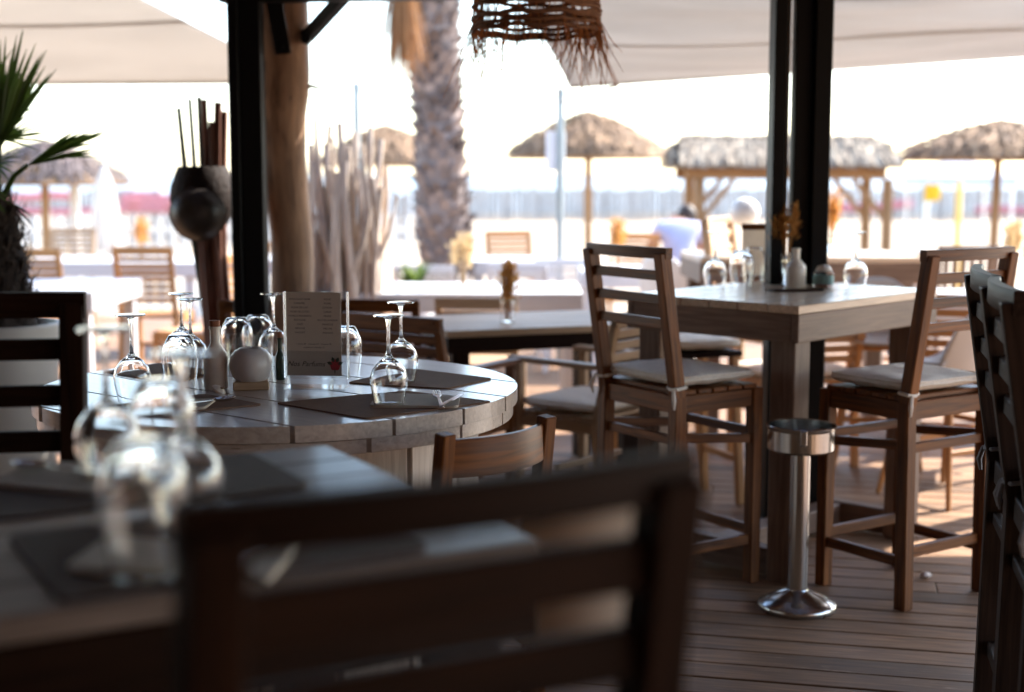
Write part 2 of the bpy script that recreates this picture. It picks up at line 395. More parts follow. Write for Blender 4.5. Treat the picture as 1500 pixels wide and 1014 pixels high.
# deck: individual boards, laid 13 degrees off the view
m = MB()
DA = radians(-13); du = Vector((cos(DA), sin(DA), 0)); dv = Vector((-sin(DA), cos(DA), 0))
pitch_b = 0.128
for i in range(-30, 104):
    s = -9.0 + random.uniform(0, 2.0)
    while s < 9.0:
        L = random.choice((2.4, 3.0, 3.6))
        c = du * (s + L / 2) + dv * (i * pitch_b + 1.0)
        if -3.0 < c.y < 14.5:
            m.box((c.x, c.y, -0.0125 + random.uniform(-0.0012, 0.0012)), (L - 0.004, pitch_b - 0.008, 0.025), rz=DA, bev=0.0025, axis=0)
        s += L
structure(m.build("deck", "deck_wood"))
m = MB(); m.box((0, 5.6, -0.27), (18.5, 18.4, 0.45), bev=0.01)
structure(m.build("deck_base", "roof_board"))
m = MB(); m.box((0, -2.6, 1.2), (16, 0.2, 2.5), bev=0.01)  # unseen wall added behind the camera to block sky light
structure(m.build("rear_light_block", "light_block_tone"))
m = MB(); m.box((-5.2, 1.6, 1.2), (0.2, 8.2, 2.5), bev=0.01)  # unseen left wall added so light enters from front and right
structure(m.build("side_light_block", "light_block_tone"))

# ------------------------------------------------------------------ pergola: roof, beam, steel posts, braces
perg = thing("pergola", "black steel pergola with slim posts and a dark boarded roof over the deck tables", "pergola")
m = MB()
for i in range(-32, 21):  # unseen roof, front and right edges placed to shape shade and side light
    m.box((i * 0.22, 2.2, 2.36), (0.205, 9.4, 0.03), bev=0.003)
m.build("roof", "roof_board", perg)
BL = Vector((-1.12, 6.18, 0)); BR = Vector((1.180, 5.88, 0))
bd = (BR - BL).normalized()
m = MB(); m.beam(BL - bd * 0.12 + Vector((0, 0, 2.244)), BR + bd * 5.5 + Vector((0, 0, 2.244)), 0.09, 0.14, bev=0.004)
m.build("beam", "black_steel", perg)
m = MB()
p = BL
m.box((p.x - 0.062, p.y, 1.093), (0.044, 0.12, 2.186), bev=0.004); m.box((p.x + 0.008, p.y + 0.004, 1.093), (0.092, 0.11, 2.185), bev=0.004)
m.box((p.x, p.y, 0.006), (0.26, 0.26, 0.012), bev=0.003)
m.build("post", "black_steel", perg)
m = MB(); p = BR
m.box((p.x - 0.098, p.y, 1.093), (0.052, 0.14, 2.186), bev=0.004)
m.box((p.x + 0.005, p.y + 0.02, 1.093), (0.07, 0.10, 2.185), bev=0.004)
m.box((p.x + 0.075, p.y, 1.093), (0.070, 0.14, 2.186), bev=0.004)
m.box((p.x, p.y, 0.006), (0.34, 0.28, 0.012), bev=0.003)
post2 = m.build("post", "black_steel", perg)
m = MB(); m.box((BR.x - 0.051, BR.y + 0.05, 1.66), (0.022, 0.02, 1.1), bev=0.002)
m.build("batten", "pale_teak", perg)
def brace(a, b, wd, bolts=True):
    m = MB(); m.beam(a, b, wd, 0.012, up=(0, -1, 0.2), bev=0.002); o = m.build("brace", "black_steel", perg)
    m = MB(); q = Vector(a) + (Vector(b) - Vector(a)).normalized() * 0.035
    m.tube([q + Vector((0, -0.02, 0)), q + Vector((0, 0.02, 0))], 0.013, 8); m.build("bolt", "black_steel", o)
brace(atd(415, 79, 6.31), atd(396, -30, 6.16), 0.07)
m = MB(); m.beam(atd(449, 55, 6.40), atd(512, -14, 6.16), 0.05, 0.05, bev=0.004); o = m.build("brace", "black_steel", perg)
m = MB(); q = atd(449, 58, 6.36); m.tube([q + Vector((0, -0.03, 0)), q + Vector((0, 0.03, 0))], 0.022, 8); m.build("bolt", "black_steel", o)

# stripped tree trunk used as a post
m = MB(); pts = []; rad = []
for i in range(27):
    z = 2.34 * i / 26; px = 420 + 5 * sin(z * 2.2)
    c = atd(px, 255, 6.46); pts.append((c.x + 0.008 * sin(z * 7), 6.46, z)); rad.append(0.106 + 0.012 * sin(z * 3.1 + 1) + 0.012 * math.exp(-((z - 1.83) / 0.06) ** 2))
m.tube(pts, rad, 22, jit=0.03)
tk = m.build("tree_trunk_post", "bark_free_trunk")
tag(tk, "barkless tree trunk standing as a post beside the black steel post", "post")
m = MB(); a = Vector((pts[20][0] + 0.07, 6.46, 1.83)); m.tube([a, a + Vector((0.06, 0, 0.01)), a + Vector((0.14, -0.02, -0.01))], [0.018, 0.009, 0.003], 8)
m.build("twig", "bark_free_trunk", tk)

# ------------------------------------------------------------------ shade sails
def sail(name, A, B, C, D, mat, label, sag, folds, nu=36, nv=22):
    m = MB()
    def P(u, v):
        e0 = A.lerp(B, u) ; e1 = D.lerp(C, u); p = e0.lerp(e1, v)
        k = sin(pi * u) * sin(pi * v)
        p = p + Vector((0, 0, -sag * k + folds * (0.035 * sin(v * 13 + u * 6) + 0.02 * sin(v * 31 - u * 9 + 1)) * (0.3 + u) * sin(pi * v)))
        return p
    m.grid(P, nu, nv); o = m.build(name, mat, solid=0.003)
    for vv in (0.0, 0.34, 0.68):
        h = MB(); h.grid(lambda u, v: P(u, min(1, vv + .022 * v)) - Vector((0, 0, .004)), nu, 1); h.build("hem" if vv == 0 else "seam", mat, o)
    return tag(o, label, "shade sail")
s1 = sail("shade_sail", atd(452, 122, 8.2), atd(-260, 126, 8.3), atd(-420, -200, 7.05), atd(-120, -168, 7.1), "sail_cloth", "smooth cream triangular shade sail stretched above the fan palm", 0.04, 0.0)
s2 = sail("shade_sail", atd(835, 129, 8.3), atd(1760, 66, 8.2), atd(1980, -130, 7.05), atd(720, -100, 7.1), "grey_sail_cloth", "large wrinkled greyish beige shade sail above the bar table and thatched shelter", 0.12, 1.0)
m = MB(); m.tube([atd(876, 60, 7.0), atd(904, 126, 8.0), atd(825, 150, 10.9)], 0.008, 6)
m.build("rope", "rope_fibre", s2)

# ------------------------------------------------------------------ furniture builders
def bar_chair(label, loc, f, wm="teak", cm="cushion_cloth", group="ladder back bar chairs", hw=0.187, S=0.042, zs=(1.105, 1.017, 0.929), sh=0.037, tr=0.026):
    t = thing("bar_chair", label, "bar chair", loc, face_rz(f), group)
    hd = 0.175
    for sx in (-1, 1):
        m = MB(); x = sx * hw
        m.beam((x, -hd - 0.012, 0), (x, -hd, 0.70), S, S + 0.004); m.beam((x, -hd, 0.685), (x, -hd - 0.078, 1.19), S - 0.002, S + 0.002)
        m.build("back_post", wm, t)
        m = MB(); m.beam((x, hd, 0), (x, hd, 0.706), S, S); m.build("leg", wm, t)
    def bar(nm, a, b, wd, ht, bev=0.003):
        m = MB(); m.beam(a, b, wd, ht, bev=bev); m.build(nm, wm, t)
    for sy in (-1, 1):
        bar("apron", (-hw + S / 2, sy * hd, 0.672), (hw - S / 2, sy * hd, 0.672), 0.024, 0.062)
        bar("stretcher", (-hw + S / 2, sy * hd, 0.545), (hw - S / 2, sy * hd, 0.545), 0.022, 0.032)
        bar("footrest", (-hw + S / 2, sy * hd, 0.19), (hw - S / 2, sy * hd, 0.19), 0.024, 0.036)
    for sx in (-1, 1):
        bar("apron", (sx * hw, -hd + S / 2, 0.672), (sx * hw, hd - S / 2, 0.672), 0.024, 0.062)
        bar("stretcher", (sx * hw, -hd + S / 2, 0.555), (sx * hw, hd - S / 2, 0.525), 0.022, 0.032)
        bar("footrest", (sx * hw, -hd + S / 2, 0.16), (sx * hw, hd - S / 2, 0.16), 0.024, 0.036)
    m = MB()
    for k in range(5):
        m.box((0, -0.135 + k * 0.069, 0.712), (2 * hw + 0.03, 0.062, 0.016), bev=0.003)
    m.build("seat", wm, t)
    def yb(z): return -hd - 0.078 * (z - 0.69) / 0.5
    m = MB()
    P = lambda u, v, w_: (u * (hw + S / 2 + 0.002), yb(1.19) + 0.012 + v * 0.014 - 0.022 * (1 - u * u), 1.188 + w_ * tr)
    for k in range(8):
        u0, u1 = -1 + k / 4, -1 + (k + 1) / 4
        pass
    n = 12; i0 = len(m.v); off = m._off()
    for k in range(n + 1):
        u = -1 + 2 * k / n
        for (v, w_) in ((-1, -0.86), (-1, 0.86), (-0.8, 1), (0.8, 1), (1, 0.86), (1, -0.86), (0.8, -1), (-0.8, -1)):
            m.v.append(Vector(P(u, v, w_))); m.g.append(Vector((u * hw, v * 0.014, w_ * 0.026)) + off)
    for k in range(n):
        for j in range(8):
            a = i0 + k * 8 + j; b = i0 + k * 8 + (j + 1) % 8; m.f.append([a, b, b + 8, a + 8]); m.sm.append(j in (0, 4))
    m.f.append([i0 + j for j in range(8)]); m.f.append([i0 + n * 8 + j for j in range(8)]); m.sm += [False, False]
    m.build("top_rail", wm, t)
    for z in zs:
        bar("slat", (-hw + 0.012, yb(z), z), (hw - 0.012, yb(z), z), 0.018, sh)
    if cm: cushion(t, cm, 2 * hw + 0.02, 2 * hd + 0.01, 0.722, ty=-hd, tx=hw)
    return t
def cushion(t, cm, W, D, z, ty=0, tx=0, th=0.054):
    m = MB()
    def prof(sgn):
        def P(u, v):
            a, b = 2 * u - 1, 2 * v - 1
            k = (1 - abs(a) ** 10) * (1 - abs(b) ** 10)
            e = 1 - 0.03 * (abs(a * b) ** 4)
            tuft = 0.5 * sum(math.exp(-((a - p) ** 2 + (b - q) ** 2) / 0.012) for p in (-.45, .45) for q in (-.45, .45))
            puff = (1 - a * a) * (1 - b * b)
            edge = th * (0.52 + sgn * (0.26 * max(0, k) ** 0.35))
            zz = edge + (th * (0.28 * puff ** .5 - 0.22 * tuft) if sgn > 0 else -0.2 * th * puff ** .5) + 0.0025 * sin(9 * a + 4 * b) * sin(7 * b)
            return (a * W / 2 * e, b * D / 2 * e, z + zz)
        return P
    m.grid(prof(1), 26, 26); m.grid(prof(-1), 26, 26)
    c = m.build("cushion", cm, t)
    m = MB(); pts = []
    for k in range(41):
        a = 2 * pi * k / 40; ca, sa = cos(a), sin(a); e = (abs(ca) ** 10 + abs(sa) ** 10) ** -0.1
        pts.append((ca * e * W / 2 * .985, sa * e * D / 2 * .985, z + th * .76))
    m.tube(pts, .004, 6, caps=False); m.build("piping", cm, c)
    if tx:
        for sx in (-1, 1):
            m = MB(); x = sx * tx
            m.tube([(x - sx * 0.02, ty + 0.03, z + 0.012), (x + sx * 0.028, ty + 0.012, z + 0.012), (x + sx * 0.03, ty - 0.03, z + 0.008), (x, ty - 0.034, z + 0.004), (x - sx * 0.03, ty - 0.02, z + 0.008), (x - sx * 0.02, ty + 0.03, z + 0.012)], 0.006, 6)
            m.tube([(x + sx * 0.02, ty - 0.036, z + 0.006), (x + sx * 0.034, ty - 0.045, z - 0.03), (x + sx * 0.028, ty - 0.04, z - 0.06)], [0.006, 0.008, 0.004], 6)
            m.build("tie", cm, c)
    return c

def plank_table(name, label, loc, rz, L, W, H, top, leg, n, ap=0.085, lg=0.085, th=0.032, group=None, base=False, cat="table", ov=0.0):
    t = thing(name, label, cat, loc, rz, group)
    m = MB(); bw = W / n
    for k in range(n):
        m.box((0, -W / 2 + (k + .5) * bw, H - th / 2), (L, bw - 0.003, th), bev=0.003)
    m.build("tabletop", top, t)
    if ap:
        for sy in (-1, 1):
            m = MB(); m.box((0, sy * (W / 2 - 0.016 - ov), H - th - ap / 2), (L - 2 * ov, 0.03, ap), bev=0.003); m.build("apron", leg, t)
        for sx in (-1, 1):
            m = MB(); m.box((sx * (L / 2 - 0.016 - ov), 0, H - th - ap / 2), (0.03, W - 0.064 - 2 * ov, ap), bev=0.003); m.build("apron", leg, t)
    for sx in (-1, 1):
        for sy in (-1, 1):
            m = MB(); m.box((sx * (L / 2 - lg / 2 - 0.034 - ov), sy * (W / 2 - lg / 2 - 0.034 - ov), (H - th) / 2), (lg, lg, H - th - 0.001), bev=0.004); m.build("leg", leg, t)
    if base:
        for sx in (-1, 1):
            m = MB(); m.box((sx * (L / 2 - lg / 2 - 0.034), 0, 0.06), (0.06, W - 2 * lg - 0.08, 0.10), bev=0.004); m.build("floor_rail", leg, t)
        m = MB(); m.box((0, 0, 0.06), (L - 2 * lg - 0.04, 0.09, 0.09), bev=0.004); m.build("floor_rail", leg, t)
    return t

def slat_chair(label, loc, f, wm="honey_teak", group="slatted teak dining chairs", H=0.88, arms=False, cm=None, name="slatted_chair", W=0.44, vertical=False):
    t = thing(name, label, "armchair" if arms else "chair", loc, face_rz(f), group)
    hw, hd, S = W / 2 - 0.02, 0.205, 0.036
    def bar(nm, a, b, wd, ht, **k):
        m = MB(); m.beam(a, b, wd, ht, **k); return m.build(nm, wm, t)
    for sx in (-1, 1):
        x = sx * hw
        m = MB(); m.beam((x, -hd - 0.03, 0), (x, -hd, 0.42), S, S); m.beam((x, -hd, 0.41), (x, -hd - 0.10, H), S, S - 0.006); m.build("back_post", wm, t)
        bar("leg", (x, hd, 0), (x, hd, 0.645 if arms else 0.425), S, S)
        bar("side_rail", (x, -hd, 0.395), (x, hd, 0.395), 0.022, 0.05)
        if arms:
            bar("armrest", (x, -hd - 0.07, 0.655), (x, hd + 0.045, 0.66), 0.055, 0.022)
    bar("front_rail", (-hw, hd, 0.395), (hw, hd, 0.395), 0.022, 0.05)
    bar("stretcher", (-hw, 0, 0.2), (hw, 0, 0.2), 0.022, 0.03)
    m = MB()
    for k in range(7): m.box((0, -hd + 0.03 + k * 0.06, 0.43), (2 * hw + 0.02, 0.048, 0.016), bev=0.003)
    m.build("seat", wm, t)
    yb = lambda z: -hd - 0.10 * (z - 0.42) / (H - 0.42)
    bar("top_rail", (-hw - S / 2, yb(H) + 0.004, H - 0.025), (hw + S / 2, yb(H) + 0.004, H - 0.025), 0.03, 0.06)
    m = MB()
    if vertical:
        for k in range(6):
            x = -hw + 0.05 + k * (2 * hw - 0.1) / 5; m.beam((x, yb(0.5), 0.5), (x, yb(H - .05), H - 0.05), 0.04, 0.014)
    else:
        k = 0; z = H - 0.085
        while z > 0.5:
            m.beam((-hw, yb(z), z), (hw, yb(z), z), 0.014, 0.036); z -= 0.05
    m.build("back_slats", wm, t)
    if cm: cushion(t, cm, 2 * hw, 2 * hd, 0.44, th=0.06)
    return t

def shell(mb, c, W, D, H, lean=0.06, sq=0.0):
    """moulded tub seat: seat pan curling up into a rounded back (local: back towards -y)"""
    def P(u, v):
        a = (u - 0.5) * 2
        if v < 0.45:
            q = v / 0.45; y = D / 2 - q * D; z = 0.02 * (2 * q - 1) ** 2 + 0.05 * abs(a) ** 3
            x = a * W / 2 * (0.88 + 0.12 * q)
        else:
            q = (v - 0.45) / 0.55; y = -D / 2 - lean * q + 0.09 * a * a * (1 - 0.3 * q)
            top = H * (1 - 0.34 * abs(a) ** 2.6); z = 0.02 + (top) * q
            x = a * W / 2 * (1 - 0.18 * q * abs(a) ** 0.5 * 1)
        return (c[0] + x, c[1] + y, c[2] + z)
    mb.grid(P, 16, 20)
def shell_chair(label, loc, f, sm="white_plastic", lm="honey_teak", seat=0.45, name="shell_chair", cat="chair", group=None, H=0.38, W=0.46, sp=None):
    t = thing(name, label, cat, loc, face_rz(f), group)
    m = MB(); shell(m, (0, 0, seat), W, 0.40, H); o = m.build("shell", sm, t, solid=0.012)
    sp = sp or (0.15 if seat < 0.5 else 0.16)
    for sx in (-1, 1):
        for sy in (-1, 1):
            m = MB(); m.tube([(sx * 0.12, sy * 0.11, seat - 0.005), (sx * (sp + 0.05), sy * (sp + 0.05), 0)], [0.017, 0.012], 10); m.build("leg", lm, t)
    if seat > 0.5:
        for z in (0.24, 0.34):
            k = sp + 0.05 - (sp + 0.05 - 0.12) * z / seat
            for s_ in (-1, 1):
                m = MB()
                m.beam((-k, s_ * k, z), (k, s_ * k, z), 0.018, 0.026) if z < 0.3 else m.beam((s_ * k, -k, z), (s_ * k, k, z), 0.018, 0.026)
                m.build("footrest", lm, t)
    m = MB(); m.box((0, 0, seat - 0.012), (0.27, 0.25, 0.02), bev=0.004); m.build("seat_frame", lm, t)
    return t

# glassware standing upside down
def wine_mesh():
    h = 0.225
    out = [(0.0005, 0.0), (0.020, 0.0), (0.037, 0.0012), (0.0385, 0.0028), (0.037, 0.0046), (0.014, 0.0075), (0.0065, 0.012), (0.0042, 0.03), (0.0040, 0.07), (0.0052, 0.098), (0.012, 0.108), (0.028, 0.120), (0.041, 0.137), (0.0475, 0.157), (0.0465, 0.176), (0.0415, 0.200), (0.0372, 0.2245)]
    inn = [(0.0354, 0.2245), (0.0396, 0.200), (0.0445, 0.176), (0.0455, 0.157), (0.0391, 0.138), (0.0270, 0.1225), (0.012, 0.1125), (0.0005, 0.111)]
    m = MB(); m.lathe([(r, h - z) for r, z in out + inn], 40, close=True); return m
def tumbler_mesh():
    h = 0.148
    out = [(0.0005, 0.0), (0.024, 0.0), (0.029, 0.0015), (0.038, 0.016), (0.0455, 0.036), (0.0487, 0.060), (0.0475, 0.085), (0.0435, 0.118), (0.0395, h)]
    inn = [(0.038, h), (0.042, 0.118), (0.046, 0.085), (0.0472, 0.060), (0.044, 0.037), (0.036, 0.019), (0.026, 0.0085), (0.0005, 0.007)]
    m = MB(); m.lathe([(r, h - z) for r, z in out + inn], 40, close=True); return m
WINE = wine_mesh().mesh("wine_glass"); WINE.materials.append(MAT["clear_glass"])
TUMB = tumbler_mesh().mesh("tumbler"); TUMB.materials.append(MAT["clear_glass"])
def glass(kind, p, label, group):
    o = bpy.data.objects.new("wine_glass" if kind == 'w' else "tumbler", WINE if kind == 'w' else TUMB)
    COL.objects.link(o); o.location = (p[0], p[1], p[2] + 0.0008); o.rotation_euler = (0, 0, random.uniform(0, 6))
    return tag(o, label, "wine glass" if kind == 'w' else "glass", group)

def mat_sheet(name, quad, z, mat, label, cat, th=0.004, group=None):
    m = MB(); o0 = quad
    pts = []
    n = len(quad)
    for i in range(n):                                             # rounded corners
        p = Vector(quad[i][:2]); a = Vector(quad[i - 1][:2]); b = Vector(quad[(i + 1) % n][:2])
        da = (a - p).normalized(); db = (b - p).normalized(); r = 0.018
        for k in range(5):
            q = k / 4; pts.append(tuple((p + da * r * (1 - q) ** 2 + db * r * q ** 2)))
    cx = sum(p[0] for p in pts) / len(pts); cy = sum(p[1] for p in pts) / len(pts)
    m.prism([(x - cx, y - cy) for x, y in pts], 0, th)
    o = m.build(name, mat, loc=(cx, cy, z)); return tag(o, label, cat, group)

def cutlery(kind, p, rz, label, L=0.2, tilt=0.0, group="cutlery on the napkins"):
    m = MB()
    if kind == 'fork':
        m.beam((0, -L / 2, 0.004), (0, 0.02, 0.006), 0.012, 0.003, taper=0.5, bev=0.001)
        m.beam((0, 0.018, 0.006), (0, 0.048, 0.004), 0.007, 0.0025, taper=3.2, bev=0.0008)
        for k in range(4): m.beam((-0.0085 + k * 0.0057, 0.046, 0.004), (-0.0085 + k * 0.0057, 0.095, 0.010), 0.003, 0.002, taper=0.7, bev=0.0005)
    elif kind == 'knife':
        m.beam((0, -L / 2, 0.005), (0, -0.005, 0.005), 0.013, 0.007, bev=0.0025)
        m.beam((0, -0.008, 0.005), (0, L / 2, 0.005), 0.018, 0.002, taper=0.7, bev=0.0006)
    else:
        m.beam((0, -L / 2, 0.004), (0, 0.04, 0.007), 0.011, 0.003, taper=0.5, bev=0.001)
        m.lathe([(0.0005, 0.0), (0.012, 0.001), (0.019, 0.006), (0.0205, 0.009), (0.019, 0.0085), (0.011, 0.004), (0.0005, 0.003)], 20, c=(0, 0.062, 0.001), M=Matrix.Diagonal((1, 1.5, 1)))
    o = m.build(kind, "cutlery_steel", loc=p); o.rotation_euler = (tilt, 0, rz)
    return tag(o, label, kind, group)

# ------------------------------------------------------------------ round whitewashed table and what stands on it
RZ = 0.87
RC = Vector((-0.64, 3.89, 0)); RR = 0.655
rt = thing("round_table", "round whitewashed plank table on a drum base with menu and glasses", "table", (RC.x, RC.y, 0))
ba = atan2(0.64, -0.77)                                            # boards run away to the left
bw = 0.218
bu = Vector((cos(ba), sin(ba), 0)); bvv = Vector((-sin(ba), cos(ba), 0))
def disc_boards(parent, R, z0, z1, wdt, shift, ang, mat, name, gap=0.004, bev=0.004):
    c, s = cos(ang), sin(ang)
    k = -8
    m = MB()
    while k < 9:
        a = (k * wdt + shift) + gap / 2; b = a + wdt - gap; k += 1
        a2, b2 = max(a, -R + 0.002), min(b, R - 0.002)
        if b2 - a2 < 0.01: continue
        out = []
        n = 14
        for i in range(n + 1):
            y = a2 + (b2 - a2) * i / n; out.append((sqrt(max(0, R * R - y * y)), y))
        for i in range(n + 1):
            y = b2 - (b2 - a2) * i / n; out.append((-sqrt(max(0, R * R - y * y)), y))
        cl = []
        for q in out:
            if not cl or (abs(q[0] - cl[-1][0]) + abs(q[1] - cl[-1][1])) > 1e-4: cl.append(q)
        m.prism(cl, z0, z1, M=Matrix.Rotation(ang, 3, 'Z').to_4x4())
    o = m.build(name, mat, parent)
    md = o.modifiers.new("bev", 'BEVEL'); md.width = bev; md.segments = 2; md.limit_method = 'ANGLE'; md.angle_limit = radians(50)
    return o
p_joint = at(408, 621, RZ) - RC
sh = p_joint.dot(bvv)
disc_boards(rt, RR, RZ - 0.040, RZ, bw, sh, ba, "white_wash", "tabletop", gap=0.009, bev=0.003)
disc_boards(rt, RR - 0.012, RZ - 0.078, RZ - 0.043, bw, sh + 0.09, ba + 0.5, "white_wash", "under_board", gap=0.008)
m = MB(); nst = 17
for k in range(nst):
    a = 2 * pi * (k + 0.35) / nst; r = RR - 0.13
    m.box((cos(a) * r, sin(a) * r, (RZ - 0.08) / 2), (0.03, 2 * pi * r / nst - 0.006, RZ - 0.082), rz=a, bev=0.003)
m.build("drum_base", "white_wash", rt)

MATS_G = "placemats on the round table"
def quadz(px, z): return [tuple(at(x, y, z))[:2] for x, y in px]
mat_sheet("placemat", quadz([(403, 592), (537, 615), (722, 590), (593, 574)], RZ), RZ, "mat_cloth", "brown placemat under the forked napkin at the front of the round table", "placemat", group=MATS_G)
mat_sheet("placemat", quadz([(508, 562), (655, 571), (722, 556), (600, 541)], RZ), RZ, "mat_cloth", "brown placemat at the right back of the round table behind the wine glasses", "placemat", group=MATS_G)
mat_sheet("placemat", quadz([(150, 597), (258, 606), (386, 594), (300, 579)], RZ), RZ, "mat_cloth", "brown placemat with a folded napkin at the left front of the round table", "placemat", group=MATS_G)
mat_sheet("placemat", quadz([(150, 546), (258, 561), (330, 546), (236, 533)], RZ), RZ, "mat_cloth", "brown placemat behind the left wine glass on the round table", "placemat", group=MATS_G)
mz = RZ + 0.0042
nap = lambda px, z, label, mt="napkin_paper", th=0.006: mat_sheet("napkin", quadz(px, z), z, mt, label, "napkin", th, "folded paper napkins")
nap([(541, 597), (671, 598), (674, 583), (556, 578)], mz, "beige napkin under a fork and knife on the round table")
nap([(250, 601), (300, 600), (318, 586), (262, 589)], mz, "beige napkin with a spoon beside the white bottle on the round table")
p = at(643, 588, mz + 0.0065); cutlery('fork', p, radians(8), "fork lying on the napkin at the front of the round table", 0.19, 0.05)
p = at(661, 589, mz + 0.0065); cutlery('knife', p, radians(-16), "knife lying beside the fork on the round table", 0.17, 0.03)
p = at(293, 592, mz + 0.0065); cutlery('spoon', p, radians(-62), "spoon on the napkin at the left front of the round table", 0.17, 0.03)

gw = "upturned wine glasses"; gt_ = "upturned tumblers"
glass('w', at(195, 588, RZ), "upturned wine glass standing alone at the left of the round table", gw)
glass('w', at(281, 551, RZ), "upturned wine glass just left of the corked white bottle on the round table", gw)
glass('w', at(570, 593, mz + 0.006), "nearest upturned wine glass on the napkin right of the round table menu", gw)
glass('w', at(588, 560, RZ + 0.004), "upturned wine glass standing behind another wine glass right of the table menu", gw)
glass('w', at(268, 538, RZ), "upturned wine glass farthest back among the left glasses on the round table", gw)
glass('t', at(265, 570, RZ), "upturned tumbler between the wine glass and the white bottle on the round table", gt_)
glass('t', at(506, 553, RZ), "upturned tumbler half hidden behind the menu on the round table", gt_)
glass('t', at(348, 536, RZ), "upturned tumbler behind the white bottle at the back of the round table", gt_)
glass('t', at(379, 531, RZ), "upturned tumbler straight behind the grey vase on the round table", gt_)
glass('w', at(402, 538, RZ), "upturned wine glass close to the left edge of the table menu", gw)

# corked bottle
def bottle(p, h, r, mat, label, cork=True, name="bottle", neck=0.3):
    t = thing(name, label, "bottle", p)
    m = MB(); pr = [(0.0005, 0.0), (r * .92, 0.0), (r, 0.006), (r, h * .50), (r * .93, h * .57), (r * .6, h * .66), (r * neck, h * .73), (r * neck, h * .95), (r * neck * 1.15, h * .955), (r * neck * 1.15, h)]
    m.lathe(pr + [(0.0005, h)], 36); m.build("body", mat, t)
    if cork:
        m = MB(); m.lathe([(r * neck * 1.0, h - .002), (r * neck * 1.08, h + .016), (0.0005, h + .017)], 18); m.build("cork", "cork", t)
    return t
bottle(at(317, 569, RZ), 0.170, 0.033, "ceramic_cream", "cream ceramic bottle with a red brown cork on the round table", neck=0.42)
t = thing("pebble_shell", "small beige shell lying against the cream bottle on the round table", "shell", at(318, 576, RZ))
m = MB(); m.lathe([(0.0005, 0.0), (0.012, 0.002), (0.0145, 0.009), (0.011, 0.016), (0.004, 0.021), (0.0005, 0.022)], 16, M=Matrix.Rotation(0.6, 3, 'Y') @ Matrix.Diagonal((1.5, 0.9, 1)), wob=lambda a, z: 1 + 0.06 * sin(6 * a)); m.build("shell_body", "ceramic_cream", t)
m = MB(); m.tube([(0.012, -0.004, 0.014), (0.02, -0.006, 0.016), (0.024, -0.004, 0.012)], [0.004, 0.003, 0.001], 8); m.build("shell_tip", "kraft_board", t)
# candle vase on its block
bp = at(368, 570, RZ)
t = thing("wooden_block", "pale wooden block under the grey vase on the round table", "block", bp, radians(10))
m = MB(); m.box((0, 0, 0.012), (0.096, 0.062, 0.024), bev=0.003); m.build("block_body", "pale_teak", t)
t = thing("vase", "squat rounded grey ceramic vase on the wooden block", "vase", (bp.x, bp.y + 0.004, RZ + 0.0242))
m = MB(); r = 0.058; pr = [(0.0005, 0.0), (r * .68, 0.0), (r * .86, 0.010), (r * .99, 0.032), (r, 0.048), (r * .92, 0.068), (r * .72, 0.082), (r * .5, 0.086), (r * .46, 0.082), (r * .6, 0.07), (r * .5, 0.03), (0.0005, 0.02)]
m.lathe(pr, 40); m.build("vase_body", "ceramic_grey", t)
m = MB(); m.lathe([(r * .46, 0.0868), (r * .52, 0.0885), (r * .58, 0.0862)], 36); m.build("rim", "ceramic_grey", t)
# slim dark bottle between vase and menu
bottle(at(411, 556, RZ), 0.12, 0.014, "oil_green", "slim dark green bottle between the grey vase and the menu", neck=0.5)

# acrylic menu stand
def text_mesh(s, size, shear=0.0, align='CENTER'):
    c = bpy.data.curves.new("lettering", 'FONT'); c.body = s; c.size = size; c.shear = shear; c.align_x = align; c.resolution_u = 3
    o = bpy.data.objects.new("tmp", c); COL.objects.link(o)
    dg = bpy.context.evaluated_depsgraph_get(); dg.update()
    me = bpy.data.meshes.new_from_object(o.evaluated_get(dg)); bpy.data.objects.remove(o); return me
def add_text(m, s, x, z, size, y, shear=0.0, align='CENTER', stretch=1.0):
    me = text_mesh(s, size, shear, align); i0 = len(m.v)
    for v in me.vertices:
        m.v.append(Vector((x + v.co.x * stretch, y, z + v.co.y))); m.g.append(Vector((0, 0, 0)))
    for p in me.polygons: m.f.append([i0 + i for i in p.vertices]); m.sm.append(False)
    bpy.data.meshes.remove(me)
mp_ = at(462, 569, RZ)
mn = thing("menu_stand", "clear acrylic stand holding a printed grey beige menu on the round table", "menu", (mp_.x, mp_.y, RZ), radians(-7))
PW, P0, P1 = 0.152, 0.034, 0.262
m = MB(); m.box((0.004, 0.0, 0.146), (0.172, 0.003, 0.236), bev=0.0006); m.box((0.004, 0.010, 0.146), (0.172, 0.003, 0.236), bev=0.0006)
m.build("acrylic_sleeve", "acrylic", mn)
for xe in (-0.0835, 0.0915):
    m = MB(); m.box((xe, 0.005, 0.146), (0.0035, 0.018, 0.236), bev=0.0008); m.build("acrylic_edge", "acrylic_edge", mn)
m = MB(); m.box((0.004, 0.005, 0.003), (0.172, 0.075, 0.005), bev=0.001); m.box((0.004, 0.005, 0.0165), (0.165, 0.012, 0.02), bev=0.002)
m.build("acrylic_foot", "acrylic", mn)
m = MB(); m.box((-0.003, 0.005, (P0 + 0.068 + P1) / 2), (PW, 0.0014, P1 - P0 - 0.068), bev=0.0002); pp = m.build("menu_card", "menu_paper", mn)
m = MB(); m.box((-0.003, 0.005, P0 + 0.0338), (PW, 0.0014, 0.0674), bev=0.0002); m.build("lower_band", "menu_band", pp)
m = MB(); yt = 0.0040
left = ["CHOCOLAT NOIR", "CARAMEL", "FLEUR DE LAIT", "NOIX DE COCO", "VANILLE BOURBON", "PISTACHE", "CAFÉ", "MENTHE", "YAOURT"]
right = ["FIGUE", "POIRE", "CITRON", "CASSIS", "FRAISE", "FRUIT DE LA PASSION", "MANGUE", "MELON", "ANANAS"]
